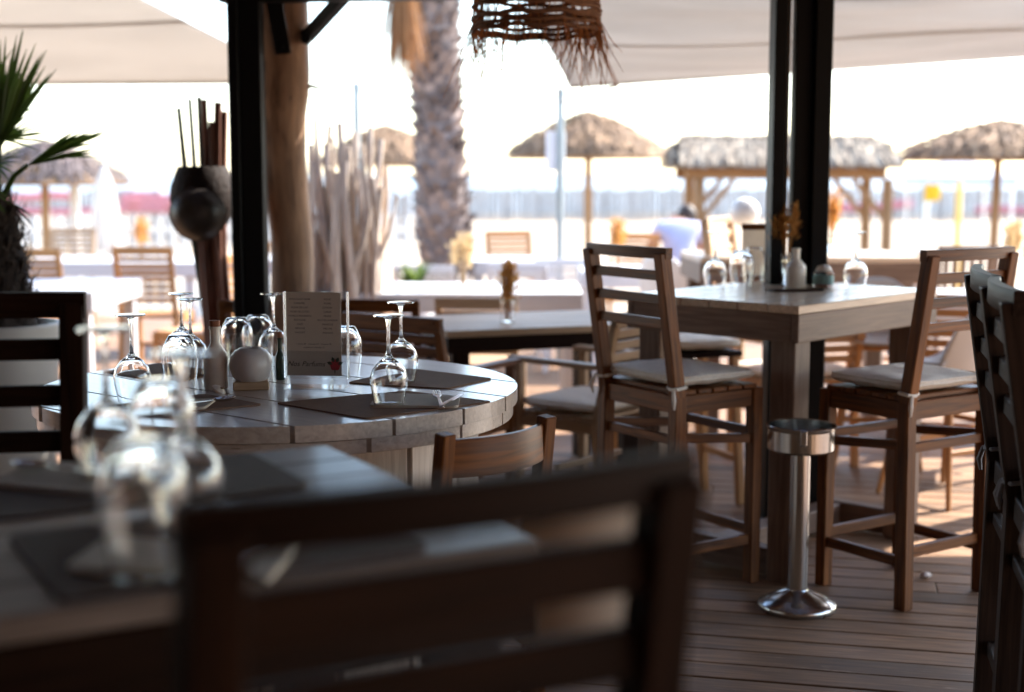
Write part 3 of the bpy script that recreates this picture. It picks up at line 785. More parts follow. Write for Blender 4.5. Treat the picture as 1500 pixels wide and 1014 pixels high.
for k in range(9):
    z = P1 - 0.021 - k * 0.0114
    add_text(m, left[k], -0.041, z, 0.0072, yt); add_text(m, right[k], 0.036, z, 0.0072, yt, stretch=0.8 if k == 5 else 1)
add_text(m, "1 boule 3€   2 boules 5€   3 boules 7€", -0.003, P0 + 0.085, 0.0062, yt); add_text(m, "supplément chantilly 1€", -0.003, P0 + 0.076, 0.0062, yt)
add_text(m, "Nos Parfums", -0.026, P0 + 0.026, 0.020, yt, 0.35)
m.build("lettering", "ink", pp, fix=False)
m = MB()
M2 = Matrix.Translation((0.055, 0.0041, P0 + 0.030)) @ Matrix.Rotation(radians(90), 4, 'X')
m.prism([(0.0145 * cos(a) * (1 + .07 * sin(5 * a)), 0.015 * sin(a) * (1 + .07 * sin(5 * a))) for a in [i * pi / 14 for i in range(28)]], 0, 0.0004, M=M2)
m.build("fruit_print", "berry_red", pp)
m = MB()
for a in (20, 65, 110, 160, 268):
    a = radians(a); r0 = 0.009; r1 = 0.024 if a < 3.2 else 0.026; d = Vector((cos(a), sin(a))); n_ = Vector((-d.y, d.x)); wv = 0.005 if a < 3.2 else 0.0016
    m.prism([tuple(d * r0 - n_ * wv * .4), tuple(d * (r0 + r1) / 2 - n_ * wv), tuple(d * r1), tuple(d * (r0 + r1) / 2 + n_ * wv), tuple(d * r0 + n_ * wv * .4)], 0.0006, 0.0010, M=M2)
m.build("leaf_print", "leaf_print", pp)

# low dining chair pushed up to the round table
def low_chair():
    a = at(650, 636, 0.86); b = at(787, 612, 0.86); mid = (a + b) / 2; d = (b - a); W = 0.335
    f = Vector((-d.y, d.x, 0)).normalized()
    t = thing("dining_chair", "low honey brown wooden chair with curved back rail by the round table", "chair", (mid.x + f.x * .2, mid.y + f.y * .2, 0), face_rz(f))
    hw, hd, S = W / 2, 0.17, 0.04
    for sx in (-1, 1):
        m = MB(); m.beam((sx * hw, -hd, 0), (sx * hw, -hd, 0.46), S, S); m.beam((sx * hw, -hd, 0.45), (sx * hw, -hd - 0.05, 0.865), S - .002, S - .004); m.build("back_post", "teak", t)
        m = MB(); m.beam((sx * hw, hd, 0), (sx * hw, hd, 0.45), S, S); m.build("leg", "teak", t)
        m = MB(); m.beam((sx * hw, -hd, 0.42), (sx * hw, hd, 0.42), .024, .06); m.build("side_rail", "teak", t)
    m = MB(); m.box((0, 0.01, 0.468), (W + .05, 0.38, 0.025), bev=.006); m.build("seat", "teak", t)
    for zc, ht in ((0.805, 0.088), (0.66, 0.05)):
        m = MB(); n = 12; i0 = len(m.v); off = m._off()
        for k in range(n + 1):
            u = -1 + 2 * k / n; y = -hd - 0.05 * (zc - .45) / .415 - 0.045 * (1 - u * u)
            for (v, w_) in ((-1, -1), (-1, .85), (-.7, 1), (.7, 1), (1, .85), (1, -1)):
                m.v.append(Vector((u * (hw - 0.012), y + v * 0.010, zc + w_ * ht / 2))); m.g.append(Vector((u * hw, v * .01, w_ * ht / 2)) + off)
        for k in range(n):
            for j in range(6):
                q = i0 + k * 6 + j; r_ = i0 + k * 6 + (j + 1) % 6; m.f.append([q, r_, r_ + 6, q + 6]); m.sm.append(j in (0, 4))
        m.f.append([i0 + j for j in range(6)]); m.f.append([i0 + n * 6 + j for j in range(6)]); m.sm += [False, False]
        m.build("top_rail" if zc > .7 else "slat", "teak", t)
low_chair()

# ------------------------------------------------------------------ foreground bar table
FA = radians(29); FC = Vector((-0.31, 2.34, 0)); FU = Vector((cos(FA), sin(FA), 0)); FV = Vector((-sin(FA), cos(FA), 0))
FL, FW, FZ = 1.7, 0.71, 1.0
fc = FC - FU * FL / 2 - FV * FW / 2
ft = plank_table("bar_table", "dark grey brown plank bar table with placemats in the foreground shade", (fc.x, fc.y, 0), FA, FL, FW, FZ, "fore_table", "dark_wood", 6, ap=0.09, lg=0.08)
def fpt(s, t_): return FC - FU * s - FV * t_
def fquad(s0, s1, t0, t1, sk=0.0): return [tuple(fpt(s, t_))[:2] for s, t_ in ((s0, t0), (s0 + sk, t1), (s1 + sk, t1), (s1, t0))]
G2 = "placemats on the foreground bar table"
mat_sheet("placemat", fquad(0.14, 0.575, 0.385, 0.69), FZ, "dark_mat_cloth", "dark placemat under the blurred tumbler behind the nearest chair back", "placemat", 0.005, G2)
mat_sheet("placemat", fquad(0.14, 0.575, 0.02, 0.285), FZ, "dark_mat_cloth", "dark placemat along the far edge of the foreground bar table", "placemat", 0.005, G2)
fz = FZ + 0.0052
nap([(92, 838), (300, 852), (330, 805), (160, 790)], fz, "beige napkin beneath the blurred tumbler on the foreground table")
nap([(-20, 712), (150, 728), (200, 690), (60, 680)], fz, "beige napkin with a spoon at the left edge of the foreground table")
nap([(352, 838), (392, 858), (452, 786), (425, 776)], fz, "narrow cream napkin seen between the slats of the nearest chair")
p = at(95, 693, fz + .0065); cutlery('spoon', p, radians(70), "spoon on the napkin at the left of the foreground table", .18, .03)
p = at(384, 815, fz + .0065); cutlery('knife', p, radians(-22), "knife glinting on the cream napkin behind the nearest chair", .19, .02)
glass('w', at(160, 705, fz + .0005), "blurred upturned wine glass at the left of the foreground table glasses", gw)
glass('w', at(273, 775, FZ + .0055), "blurred upturned wine glass behind the nearest tumbler on the foreground table", gw)
glass('t', at(240, 703, FZ + .0055), "blurred upturned tumbler farther back between two foreground wine glasses", gt_)
glass('t', at(214, 838, fz + .0065), "nearest and largest upturned tumbler on the foreground table napkin", gt_)

# ------------------------------------------------------------------ bar chairs around the tables
a = at(312, 727, 1.214); b = at(985, 657, 1.214); d = (b - a).normalized(); f = Vector((-d.y, d.x, 0)); mid = (a + b) / 2 + f * 0.255
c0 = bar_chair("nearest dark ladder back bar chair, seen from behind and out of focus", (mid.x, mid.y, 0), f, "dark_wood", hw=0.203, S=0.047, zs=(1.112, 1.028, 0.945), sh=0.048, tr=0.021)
a = at(107, 445, 1.19); f = Vector((0.14, -1, 0)).normalized(); r_ = Vector((f.y, -f.x, 0))     # faces the viewer
mid = a - r_ * (-0.187) * -1 + f * 0.255
mid = Vector((a.x, a.y, 0)) + Vector((-0.203 * cos(0.14), -0.203 * sin(0.14), 0)) + f * 0.255
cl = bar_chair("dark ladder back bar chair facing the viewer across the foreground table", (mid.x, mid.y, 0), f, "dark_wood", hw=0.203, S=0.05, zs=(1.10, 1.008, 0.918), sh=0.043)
# two dark chairs at the right edge
for (px, py, pz), lab in (((1450, 407, 0), "dark grey bar chair at the right edge, farther of the two side by side"), ((1478, 424, 1), "dark grey bar chair at the right edge, nearer of the two side by side")):
    f = Vector((0.975, -0.22, 0)); dr = Vector((-0.1, -0.44, 0)).normalized()
    st = Vector((1.214, 3.735, 0)) + dr * (0.02 + pz * 0.43) + dr * 0.19
    mid = st + f * 0.255
    q = dup(cl, (mid.x, mid.y, 0), face_rz(f), lab); remat(q, {"dark_wood": "grey_dark_wood", "cushion_cloth": "grey_cushion"})
f = Vector((0.837, 0.547, 0)); bmid = Vector((0.445, 4.93, 0)) + f * 0.185
c1 = bar_chair("teak bar chair with cream cushion left of the ashtray, its back to the viewer", (bmid.x, bmid.y, 0), f, "teak", hw=0.2, S=0.044, zs=(1.112, 1.030, 0.948), sh=0.034, tr=0.019)
f = Vector((-0.56, 0.83, 0)).normalized(); bmid = Vector((1.47, 4.75, 0)) + f * 0.175
dup(c1, (bmid.x, bmid.y, 0), face_rz(f), "teak bar chair with cream cushion right of the ashtray")
q = dup(c1, (1.40, 8.05, 0), face_rz((0.9, -0.5)), "ladder back bar chair with sun wash painted into its pale wood, behind the bar table menu"); remat(q, {"teak": "pale_teak"})  # pale wood puts the wash of sunlight into the chair's colour

# main bar table
BA = atan2(0.7, 0.67)
Bf = Vector((0.985, 4.86, 0)); bu1 = Vector((cos(BA), sin(BA), 0)); bu2 = Vector((-sin(BA), cos(BA), 0))
BLn, BWd = 1.0, 0.76
bc = Bf + bu1 * BLn / 2 + bu2 * BWd / 2
plank_table("bar_table", "square weathered oak bar table with thick apron between the teak bar chairs", (bc.x, bc.y, 0), BA, BLn, BWd, 1.0, "glare_bar_top", "weathered_oak", 6, ap=0.10, lg=0.10, th=0.03, base=True)
BZ = 1.0
glass('w', at(1047, 423, BZ), "upturned wine glass at the left end of the oak bar table", gw)
glass('w', at(1252, 424, BZ), "upturned wine glass standing alone at the right of the oak bar table", gw)
glass('t', at(1086, 421, BZ), "upturned tumbler left of the menu on the oak bar table", gt_)
glass('t', at(1104, 414, BZ), "upturned tumbler in front of the menu clip board on the oak bar table", gt_)
bottle(at(1165, 421, BZ), 0.155, 0.040, "ceramic_cream", "white ceramic bottle on the oak bar table beside the black post", cork=False, neck=0.36)
t = thing("jar", "small glass jar with teal label and white lid on the oak bar table", "jar", at(1206, 421, BZ))
m = MB(); m.lathe([(0.0005, 0), (.038, 0), (.040, .004), (.040, .058), (.034, .064), (.0005, .064)], 28); m.build("jar_body", "acrylic", t)
m = MB(); m.lathe([(.0405, .012), (.0408, .013), (.0408, .048), (.0405, .049)], 28); m.build("label_band", "teal_label", t)
m = MB(); m.lathe([(0.0005, .006), (.034, .006), (.034, .02), (.0005, .02)], 24); m.build("filling", "red_fill", t)
m = MB(); m.lathe([(.030, .0645), (.031, .072), (.022, .085), (.0005, .09)], 24); m.build("lid", "ceramic_cream", t)
t = thing("tray", "thin dark tray under the white bottle on the oak bar table", "tray", at(1168, 427, BZ), radians(12))
m = MB(); m.box((0, 0.03, 0.0022), (.20, .10, .004), bev=.001); m.build("tray_base", "dark_wood", t)
m = MB(); m.box((0, -0.0185, 0.007), (.20, .004, .010), bev=.001); m.build("rim", "dark_wood", t)
# kraft menu on the bar table
p = at(1116, 411, BZ)
t = thing("menu_board", "kraft brown menu sheet under a wooden clip on the oak bar table", "menu", (p.x, p.y + .12, BZ), radians(-3))
m = MB(); m.grid(lambda u, v: (-.0675 + .135 * u, .003 * sin(u * 3), .0125 + .205 * v), 6, 4); m.build("sheet", "kraft_board", t)
m = MB(); m.box((0, 0, 0.224), (.142, .018, .026), bev=.002); m.build("clip", "teak", t)
m = MB(); m.box((0, 0.004, 0.006), (.142, .06, .012), bev=.002); m.build("foot", "teak", t)
m = MB(); m.box((0, -.0045, 0.115), (.142, .002, .20), bev=.0005); m.build("acrylic_cover", "acrylic", t)

def dried_flowers(p, label, h=0.2, vase_h=0.1, vr=0.03, mat="pampas", n=60, spread=0.06, vm="clear_glass", plume=0.09, fuzz=0.013):
    t = thing("flower_vase", label, "flower vase", p)
    m = MB(); m.lathe([(0.0005, 0), (vr * .9, 0), (vr, .004), (vr, vase_h), (vr - .003, vase_h), (vr - .003, .008), (0.0005, .008)], 24, close=False); m.build("vase", vm, t)
    m = MB()
    for i in range(9):
        a = random.uniform(0, 2 * pi); r = spread * random.uniform(.1, 1)
        top = Vector((cos(a) * r, sin(a) * r, vase_h + h * random.uniform(.45, .8)))
        m.tube([(cos(a) * vr * .4, sin(a) * vr * .4, .01), (cos(a) * r * .3, sin(a) * r * .3, vase_h), top], .0018, 5)
        for k in range(n // 2):                                    # feathery plume round each stem
            b = top + Vector((random.gauss(0, fuzz), random.gauss(0, fuzz), random.uniform(-plume, plume * .6)))
            dd = Vector((random.gauss(0, .5), random.gauss(0, .5), 1)).normalized()
            L = random.uniform(.018, .04); m.strip([b, b + dd * L * .5, b + dd * L], [.004, .009, .002], (random.uniform(-1, 1), random.uniform(-1, 1), .2))
    m.build("dried_stems", mat, t); return t
p = at(1150, 417, BZ); dried_flowers((p.x, p.y, BZ), "dried wheat ears in a vase behind the bar table menu, against the black post", h=.20, vase_h=.13, vr=.026, spread=.062, plume=.06, n=90, fuzz=.005)
# ashtray stand
ap = at(1167, 891, 0)
t = thing("ashtray_stand", "polished steel standing ashtray with round foot beside the oak bar table", "ashtray", ap)
m = MB(); m.lathe([(0.0005, 0), (.128, 0), (.131, .004), (.131, .018), (.127, .024), (.085, .045), (.05, .060), (.036, .066), (.034, .07)], 56); m.build("foot", "steel", t)
m = MB(); m.lathe([(.033, .066), (.033, .535)], 40); m.build("column", "steel", t)
m = MB(); m.lathe([(0.0005, .532), (.06, .534), (.100, .540), (.110, .548), (.110, .612), (.114, .616), (.116, .625), (.113, .629), (.106, .626), (.104, .57), (.09, .556), (0.0005, .552)], 56); m.build("bowl", "steel", t)
for k in range(3):
    a = 0.4 + k * 2 * pi / 3
    m = MB(); m.box((cos(a) * .113, sin(a) * .113, .60), (.012, .022, .05), rz=a, bev=.003); m.build("cigarette_rest", "steel", t)
m = MB()
random.seed(3)
m.lathe([(0.0005, 0), (.014, .002), (.019, .009), (.012, .018), (.0005, .021)], 9, wob=lambda a, z: 1 + .35 * sin(3 * a + 60 * z))
tag(m.build("paper_scrap", "paper_scrap", loc=at(1356, 846, 0)), "crumpled pinkish scrap of paper on the deck boards near a chair leg", "paper scrap")

# ------------------------------------------------------------------ stools and chairs behind the bar table
GS = "white shell bar stools on wooden legs"
p = at(1405, 742, 0)
shell_chair("white shell stool on honey wood legs, seen behind the right teak bar chair", (p.x, p.y + .2, 0), (-0.5, 0.85), "white_plastic", "honey_teak", .58, "shell_stool", "bar stool", GS, H=.30, W=.44)
p = at(1300, 690, 0)
shell_chair("white shell stool partly hidden under the oak bar table", (p.x, p.y + .25, 0), (-0.2, -1), "white_plastic", "honey_teak", .60, "shell_stool", "bar stool", GS, H=.30, W=.42)
p = at(1235, 690, 0)
t = thing("wooden_stool", "backless wooden stool with white cushion seen left of the oak table leg", "stool", (0.80, 6.25, 0), .4)
for sx in (-1, 1):
    for sy in (-1, 1):
        m = MB(); m.beam((sx * .16, sy * .16, 0), (sx * .13, sy * .13, .66), .034, .034); m.build("leg", "honey_teak", t)
    m = MB(); m.beam((sx * .152, -.15, .2), (sx * .152, .15, .2), .02, .03); m.build("footrest", "honey_teak", t)
m = MB(); m.box((0, 0, .672), (.32, .32, .024), bev=.004); m.build("seat", "dark_wood", t)
cushion(t, "cushion_cloth", .32, .32, .686)
p = at(868, 760, .80)
t0 = shell_chair("beige moulded tub chair glimpsed through the back of the nearest chair", (0.17, 3.0, 0), (0.1, 1), "beige_shell", "teak", .46, "tub_chair", "chair", None, H=.38, W=.33, sp=.07)

# ------------------------------------------------------------------ second bar table (behind the black post) and things on it
plank_table("bar_table", "brown plank bar table standing behind the black post, empty at its right", (1.62, 8.1, 0), radians(2), 1.22, .72, 1.0, "glare_bar_top", "weathered_oak", 5, ap=.11, lg=.09)
dried_flowers((1.80, 8.05, 1.0), "orange dried grasses on the far bar table, just right of the black post", h=.26, vase_h=.1, vr=.03, spread=.04, n=90)
t = thing("globe_lamp", "white ball lamp standing on the far bar table above the menu", "lamp", (1.30, 7.62 + .35, 1.0))
m = MB(); m.lathe([(0.0005, 0), (.05, 0), (.05, .012), (.012, .02), (.012, .16), (.0005, .162)], 24); m.build("stem", "white_lacquer", t)
m = MB(); m.lathe([(.084 * sin(pi * k / 18) + .0003, .235 - .084 * cos(pi * k / 18)) for k in range(19)], 32); m.build("globe", "white_lacquer", t)

# ------------------------------------------------------------------ middle: wooden table, teak armchairs
TA = radians(-28)
plank_table("wooden_table", "brown wooden dining table with dark legs and dried flowers in the middle distance", (0.06, 6.85, 0), radians(20), 1.0, .72, .75, "pale_teak", "dark_wood", 6, ap=.07, lg=.08)
dried_flowers((-0.02, 6.72, .75), "amber dried flowers in a clear glass vase on the brown dining table", h=.17, vase_h=.10, vr=.034, spread=.035, n=120)
GA = "teak armchairs with white seat cushions"
c2 = slat_chair("light teak armchair with white cushion left of the teak bar chair", (0.34, 6.15, 0), (-0.78, 0.62), "pale_teak", GA, arms=True, cm="cushion_cloth", name="teak_armchair", W=.52)
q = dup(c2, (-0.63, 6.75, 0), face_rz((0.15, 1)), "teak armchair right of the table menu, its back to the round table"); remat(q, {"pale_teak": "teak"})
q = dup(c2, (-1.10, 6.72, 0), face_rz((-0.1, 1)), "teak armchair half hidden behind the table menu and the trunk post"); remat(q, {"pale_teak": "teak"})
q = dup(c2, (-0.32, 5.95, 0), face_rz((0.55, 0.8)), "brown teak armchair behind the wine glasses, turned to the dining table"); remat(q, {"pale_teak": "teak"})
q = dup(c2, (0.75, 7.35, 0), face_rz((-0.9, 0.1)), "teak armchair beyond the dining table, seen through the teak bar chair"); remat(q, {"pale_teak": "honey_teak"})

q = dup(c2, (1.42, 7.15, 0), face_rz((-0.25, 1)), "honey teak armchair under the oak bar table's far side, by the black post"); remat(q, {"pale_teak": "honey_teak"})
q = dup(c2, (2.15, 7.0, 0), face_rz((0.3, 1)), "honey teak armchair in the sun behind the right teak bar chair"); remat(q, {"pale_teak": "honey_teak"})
# white tables and chairs out in the sun
GW = "white dining tables on the terrace"
def white_table(label, x0, x1, y0, y1, z=.75):
    t = plank_table("white_table", label, ((x0 + x1) / 2, (y0 + y1) / 2, 0), 0, x1 - x0, y1 - y0, z, "white_lacquer_w", "white_lacquer_w", 5, ap=.085, lg=.075, th=.03, group=GW); return t
wood("white_lacquer_w", (0.62, 0.61, 0.62), (0.54, 0.53, 0.54), .3, bump=.1, tone=.05)
white_table("long white table beyond the round table and left of the teak bar chair", -1.15, .42, 8.35, 9.25)
white_table("white table beside the left fan palm, nearest on that side", -3.9, -2.5, 8.45, 9.6)
white_table("white table in the sun beyond the left teak chairs", -4.0, -2.5, 11.3, 12.2)
white_table("white table behind the slatted teak chair and the pot of sticks", -2.45, -1.3, 11.6, 12.5)
white_table("white table in the sun past the bar stools at the right", 2.15, 3.6, 7.7, 8.7)
white_table("white table farther out in front of the thatched beach umbrella", .5, 1.35, 10.2, 11.0)
GT = "slatted teak dining chairs"
c3 = slat_chair("slatted honey teak chair with its back to the viewer, left of the stick pot", (-2.62, 10.45, 0), (0.05, 1), "honey_teak", GT, H=.93)
q = dup(c3, (-4.22, 13.4, 0), face_rz((0, -1)), "pale slatted chair facing the viewer before the white picket fence", GT); remat(q, {"honey_teak": "pale_teak"})
q = dup(c3, (-3.35, 10.2, 0), face_rz((0.03, 1)), "slatted teak chair between the two white tables by the palm", GT)
q = dup(c3, (-2.05, 9.3, 0), face_rz((-0.9, 0.4)), "slatted teak chair half hidden by the bundle of sticks", GT)
q = slat_chair("brown chair with upright back slats behind the right teak bar chair", (3.35, 10.6, 0), (0.15, 1), "weathered_oak", None, H=.93, vertical=True, name="wooden_chair")
GC = "white terrace chairs"
c4 = slat_chair("white chair with its back to the viewer in front of the palm trunk", (-0.63, 10.4, 0), (0.0, 1), "white_lacquer_w", GC, H=.80, name="white_chair")
dup(c4, (0.07, 10.6, 0), face_rz((0.1, 1)), "white chair to the right of the palm trunk, left one of a pair", GC)
dup(c4, (0.42, 11.2, 0), face_rz((0.1, 1)), "white chair to the right of the palm trunk, right one of a pair", GC)
q = dup(c4, (-0.16, 7.75, 0), face_rz((0.1, 1)), "beige grey chair behind the amber dried flowers", GC); remat(q, {"white_lacquer_w": "pale_teak"})
shell_chair("white rounded tub chair left of the far bar table, glaring in the sun", (1.12, 9.3, 0), (0.6, 0.6), "white_plastic", "honey_teak", .5, "tub_chair", "chair", None, H=.42, W=.5)
dried_flowers((-0.30, 8.7, .75), "pale dried flowers on the long white table by the palm trunk", h=.24, vase_h=.1, vr=.035, mat="pale_pampas", spread=.07, n=120, vm="clear_glass")
dried_flowers((0.78, 10.5, .75), "orange dried flowers on the farther white table below the beach umbrella", h=.26, vase_h=.12, vr=.04, spread=.07, n=120)
dried_flowers((-3.05, 11.7, .75), "orange dried flowers in front of the white fence, above the teak chair", h=.24, vase_h=.1, vr=.05, spread=.07, n=120)
dried_flowers((2.72, 7.75, .75), "cream pampas grass in a vase at the right edge of the terrace", h=.34, vase_h=.14, vr=.05, mat="pale_pampas", spread=.10, n=160)

dup(c3, (-1.55, 11.15, 0), face_rz((0.4, 1)), "slatted teak chair in the sun just left of the black steel post", GT)
dup(c3, (-0.98, 10.1, 0), face_rz((0.9, 0.5)), "slatted teak chair seen through the lower driftwood branches", GT)
dup(c3, (1.02, 12.2, 0), face_rz((-0.2, -1)), "slatted teak chair facing the viewer left of the seated person", GT)
dup(c3, (0.05, 12.7, 0), face_rz((0.3, -1)), "slatted teak chair right of the palm trunk, farthest of the teak chairs", GT)
dup(c3, (2.55, 9.6, 0), face_rz((0.2, 1)), "slatted teak chair above the far bar table's empty right end", GT)
white_table("small white table beside the pair of white chairs right of the palm", -.35, .35, 11.5, 12.2)
# ------------------------------------------------------------------ bundle of sticks with dark basket
def wx(px, y): return (px - 750) / FPX * y
dy = 6.5
t = thing("stick_stand", "tall bundle of sticks through a dark round basket beside the black post", "stick stand", (wx(310, dy), dy, 0))
for k, (px, top, r, mt) in enumerate(((268, 160, .013, "bamboo_dark"), (283, 147, .012, "bamboo_dark"), (297, 144, .014, "bamboo_dark"), (306, 148, .017, "red_stick"), (316, 180, .016, "red_stick"), (325, 152, .022, "red_stick"), (333, 165, .02, "red_stick"))):
    x = wx(px, dy) - wx(310, dy); zt = 1.45 + (255 - top) * dy / FPX; zb = 1.32; m = MB()
    pts = [(x * .15 + .02 * sin(k * 2.1), .03 * cos(k * 1.7), 0), (x * .35 + .02, .02 * cos(k), .7), (x * .75, .02 * sin(k), zb), (x, .02 * sin(k * 1.3), zt)]
    m.tube(pts, [r * 1.1, r * 1.1, r, r * .8], 9, jit=.05); m.build("stick", mt, t)
for k in range(6):
    a = k * 1.05; m = MB(); x0 = .11 * cos(a); y0 = .07 * sin(a)
    m.tube([(x0 + .02, y0, 0), (x0 * .5 + .03, y0 * .5, .6), (x0 * .45, y0 * .4, 1.2)], [.018, .016, .015], 9, jit=.08); m.build("stick", "red_stick", t)
m = MB(); bz = 1.45 + (255 - 292) * dy / FPX
m.lathe([(0.0005, -.155), (.05, -.152), (.095, -.12), (.135, -.06), (.147, 0), (.143, .06), (.125, .12), (.105, .15), (.098, .15), (.118, .115), (.13, .05), (.13, -.05), (.09, -.11), (.0005, -.135)], 36, wob=lambda a, z: 1 + .03 * sin(14 * a + 60 * z) + .02 * sin(90 * z), c=(wx(300, dy) - wx(310, dy), 0, bz))
bk = m.build("basket", "basket_dark", t)
m = MB(); M3 = Matrix.Rotation(radians(98), 3, 'X') @ Matrix.Rotation(0.1, 3, 'Y')
m.lathe([(0.0005, .055), (.05, .052), (.078, .03), (.092, 0), (.098, -.004), (.094, -.012), (.08, .012), (.05, .035), (.0005, .04)], 36, c=(wx(300, dy) - wx(310, dy) + .0, -.125, bz - .062), M=M3 @ Matrix.Scale(1.28, 3))
m.build("bowl", "bowl_dark", bk)

# ------------------------------------------------------------------ driftwood screen
random.seed(21)
ds = thing("driftwood_screen", "screen of bleached twisted driftwood branches right of the trunk post", "driftwood screen", (wx(502, 8.4), 8.4, 0))
for k in range(34):
    x = -.19 + .40 * (k % 17) / 16 + random.uniform(-.025, .025); yy = random.uniform(-.10, .10)
    zt = random.uniform(1.35, 1.78); m = MB(); pts = []; rad = []; ph = random.uniform(0, 6); am = random.uniform(.008, .028); r0 = random.uniform(.020, .036); ln = random.uniform(-.10, .10)
    for i in range(15):
        q = i / 14; pts.append((x + ln * (q - .5) + am * sin(ph + q * 7), yy + am * cos(ph + q * 6), zt * q)); rad.append(r0 * (1.1 - .55 * q) * (1 + .12 * sin(q * 20 + ph)))
    m.tube(pts, rad, 9, jit=.06)
    if k % 2 == 0:
        b = Vector(pts[8]); e = b + Vector((random.choice((-1, 1)) * .12, 0, .38)); m.tube([b, b.lerp(e, .5) + Vector((.01, 0, -.03)), e], [r0 * .7, r0 * .5, r0 * .25], 7, jit=.06)
    m.build("branch", "driftwood", ds)

# ------------------------------------------------------------------ masts of the sails
def mast(px, top, y, r, label, panel=None):
    x = wx(px, y); zt = CAM_H + (255 - top) * y / FPX
    t = thing("sail_mast", label, "mast", (x, y, 0)); m = MB(); m.tube([(0, 0, 0), (0, 0, zt)], r, 18); m.build("pole", "mast_grey", t)
    m = MB(); m.lathe([(r + .004, zt - .03), (r + .004, zt + .006), (.0005, zt + .012)], 18); m.tube([(0, 0, zt - .05), (r + .05, 0, zt - .04)], .008, 6); m.build("cap", "mast_grey", t)
    if panel:
        m = MB(); m.box((-.035, .03, CAM_H + (255 - 222) * y / FPX), (.15, .02, .30), bev=.004); m.build("panel", "pale_panel", t)
    return t
mast(525, 126, 10.6, .026, "slim grey metal mast rising behind the driftwood screen")
mast(820, 134, 11.0, .03, "grey metal mast with a pale panel in front of the thatched umbrella", True)

# ------------------------------------------------------------------ big palm trunk with dry fronds
random.seed(5)
PY = 11.4; pxm = wx(645, PY)
pt = thing("palm_tree", "tall palm tree with thick scaly trunk and hanging dry fronds", "palm tree", (pxm, PY, -.45))
H = 4.6
def pr(z): return (.185 if z > 1.2 else .185 + .10 * (1.2 - z) ** 1.2) * (1 + .04 * sin(z * 5))
def pxo(z): return .035 * sin(z * 1.1 + .4) + (-.02 * z + .03)
m = MB(); m.tube([(pxo(z), 0, z) for z in [H * i / 40 for i in range(41)]], [pr(H * i / 40) for i in range(41)], 26, jit=.06)
tr = m.build("trunk", "palm_bark", pt)
m = MB(); n = 0; z = .05
while z < H - .05:
    for k in range(11):
        a = 2 * pi * (k + .5 * (n % 2)) / 11 + random.uniform(-.08, .08) + n * .11
        c = Vector((pxo(z), 0, z + random.uniform(-.02, .02))); d = Vector((cos(a), sin(a), 0)); s_ = Vector((-sin(a), cos(a), 0)); r = pr(z)
        L = random.uniform(.07, .13); out = random.uniform(.015, .075) * (1.5 if random.random() < .15 else 1)
        wd = random.uniform(.04, .065)
        b0 = c + d * (r - .02); tip = c + d * (r + out) + Vector((0, 0, L * .75)); off = m._off(); i0 = len(m.v)
        for v in (b0 - s_ * wd - Vector((0, 0, .03)), b0 + s_ * wd - Vector((0, 0, .03)), tip + s_ * wd * .55, tip - s_ * wd * .55,
                  b0 - s_ * wd * .9 + Vector((0, 0, .03)), b0 + s_ * wd * .9 + Vector((0, 0, .03)), tip + s_ * wd * .45 - d * .022, tip - s_ * wd * .45 - d * .022):
            m.v.append(v); m.g.append(off + v * .6)
        for q in ((0, 1, 2, 3), (7, 6, 5, 4), (0, 3, 7, 4), (1, 5, 6, 2), (3, 2, 6, 7), (0, 4, 5, 1)): m.f.append([i0 + j for j in q]); m.sm.append(False)
    n += 1; z += .075
m.build("leaf_bases", "palm_bark", tr)
def frond(parent, base, dirv, L, droop, mat, nl=34, lw=.03, ll=.35, name="frond", hang=.5):
    m = MB(); pts = []; d = Vector(dirv).normalized(); p = Vector(base); side = d.cross(Vector((0, 0, 1)))
    if side.length < .1: side = Vector((1, 0, 0))
    side.normalize()
    for i in range(13):
        q = i / 12; pts.append(p.copy()); dd = (d + Vector((0, 0, -droop * q * 1.6))).normalized(); p = p + dd * L / 12
    m.tube(pts, [.014 * (1 - .8 * i / 12) + .002 for i in range(13)], 6)
    for k in range(nl):
        q = .12 + .86 * k / nl; i = min(11, int(q * 12)); b = pts[i].lerp(pts[i + 1], q * 12 - i); t_ = (pts[i + 1] - pts[i]).normalized()
        for sg in (-1, 1):
            dd = (side * sg * random.uniform(.4, .9) + t_ * .7 + Vector((0, 0, -hang * random.uniform(.5, 1.5)))).normalized(); l_ = ll * (1 - .55 * abs(q - .45)) * random.uniform(.75, 1.1)
            e = b + dd * l_ * .5; e2 = e + (dd + Vector((0, 0, -.35 - hang * .6))).normalized() * l_ * .5
            m.strip([b, e, e2], [lw * .6, lw, lw * .1], t_.cross(dd).cross(dd) if t_.cross(dd).length > .05 else side)
    return m.build(name, mat, parent)
top = Vector((pxo(H), 0, H - .25))
for k in range(9):
    a = 2 * pi * k / 9 + .3; frond(pt, top, (cos(a), sin(a), .75), 1.9, .55, "palm_leaf", 30)
def hangfrond(px, y_lo, y_hi, y, n, wd):
    m = MB(); x = wx(px, y) - pxm; z1 = CAM_H + (255 - y_lo) * y / FPX + .45; z0 = CAM_H + (255 - y_hi) * y / FPX + .45
    m.tube([(x * .35, y - PY, z1 + .75), (x * .8, y - PY, z1 + .45), (x, y - PY, z1)], [.02, .016, .012], 7)
    for i in range(n):
        a = random.gauss(0, wd * .5); b = random.gauss(0, .06); L = (z1 - z0) * random.uniform(.45, 1.0)
        s = Vector((x + a * .5, y - PY + b * .5, z1 + random.uniform(-.02, .12))); e = Vector((x + a, y - PY + b, z1 - L))
        m.strip([s, s.lerp(e, .5) + Vector((random.gauss(0, .006), 0, 0)), e], [.007, .012, .003], (random.uniform(-1, 1), random.uniform(-1, 1), 0))
    return m.build("dry_frond", "dry_frond", pt)
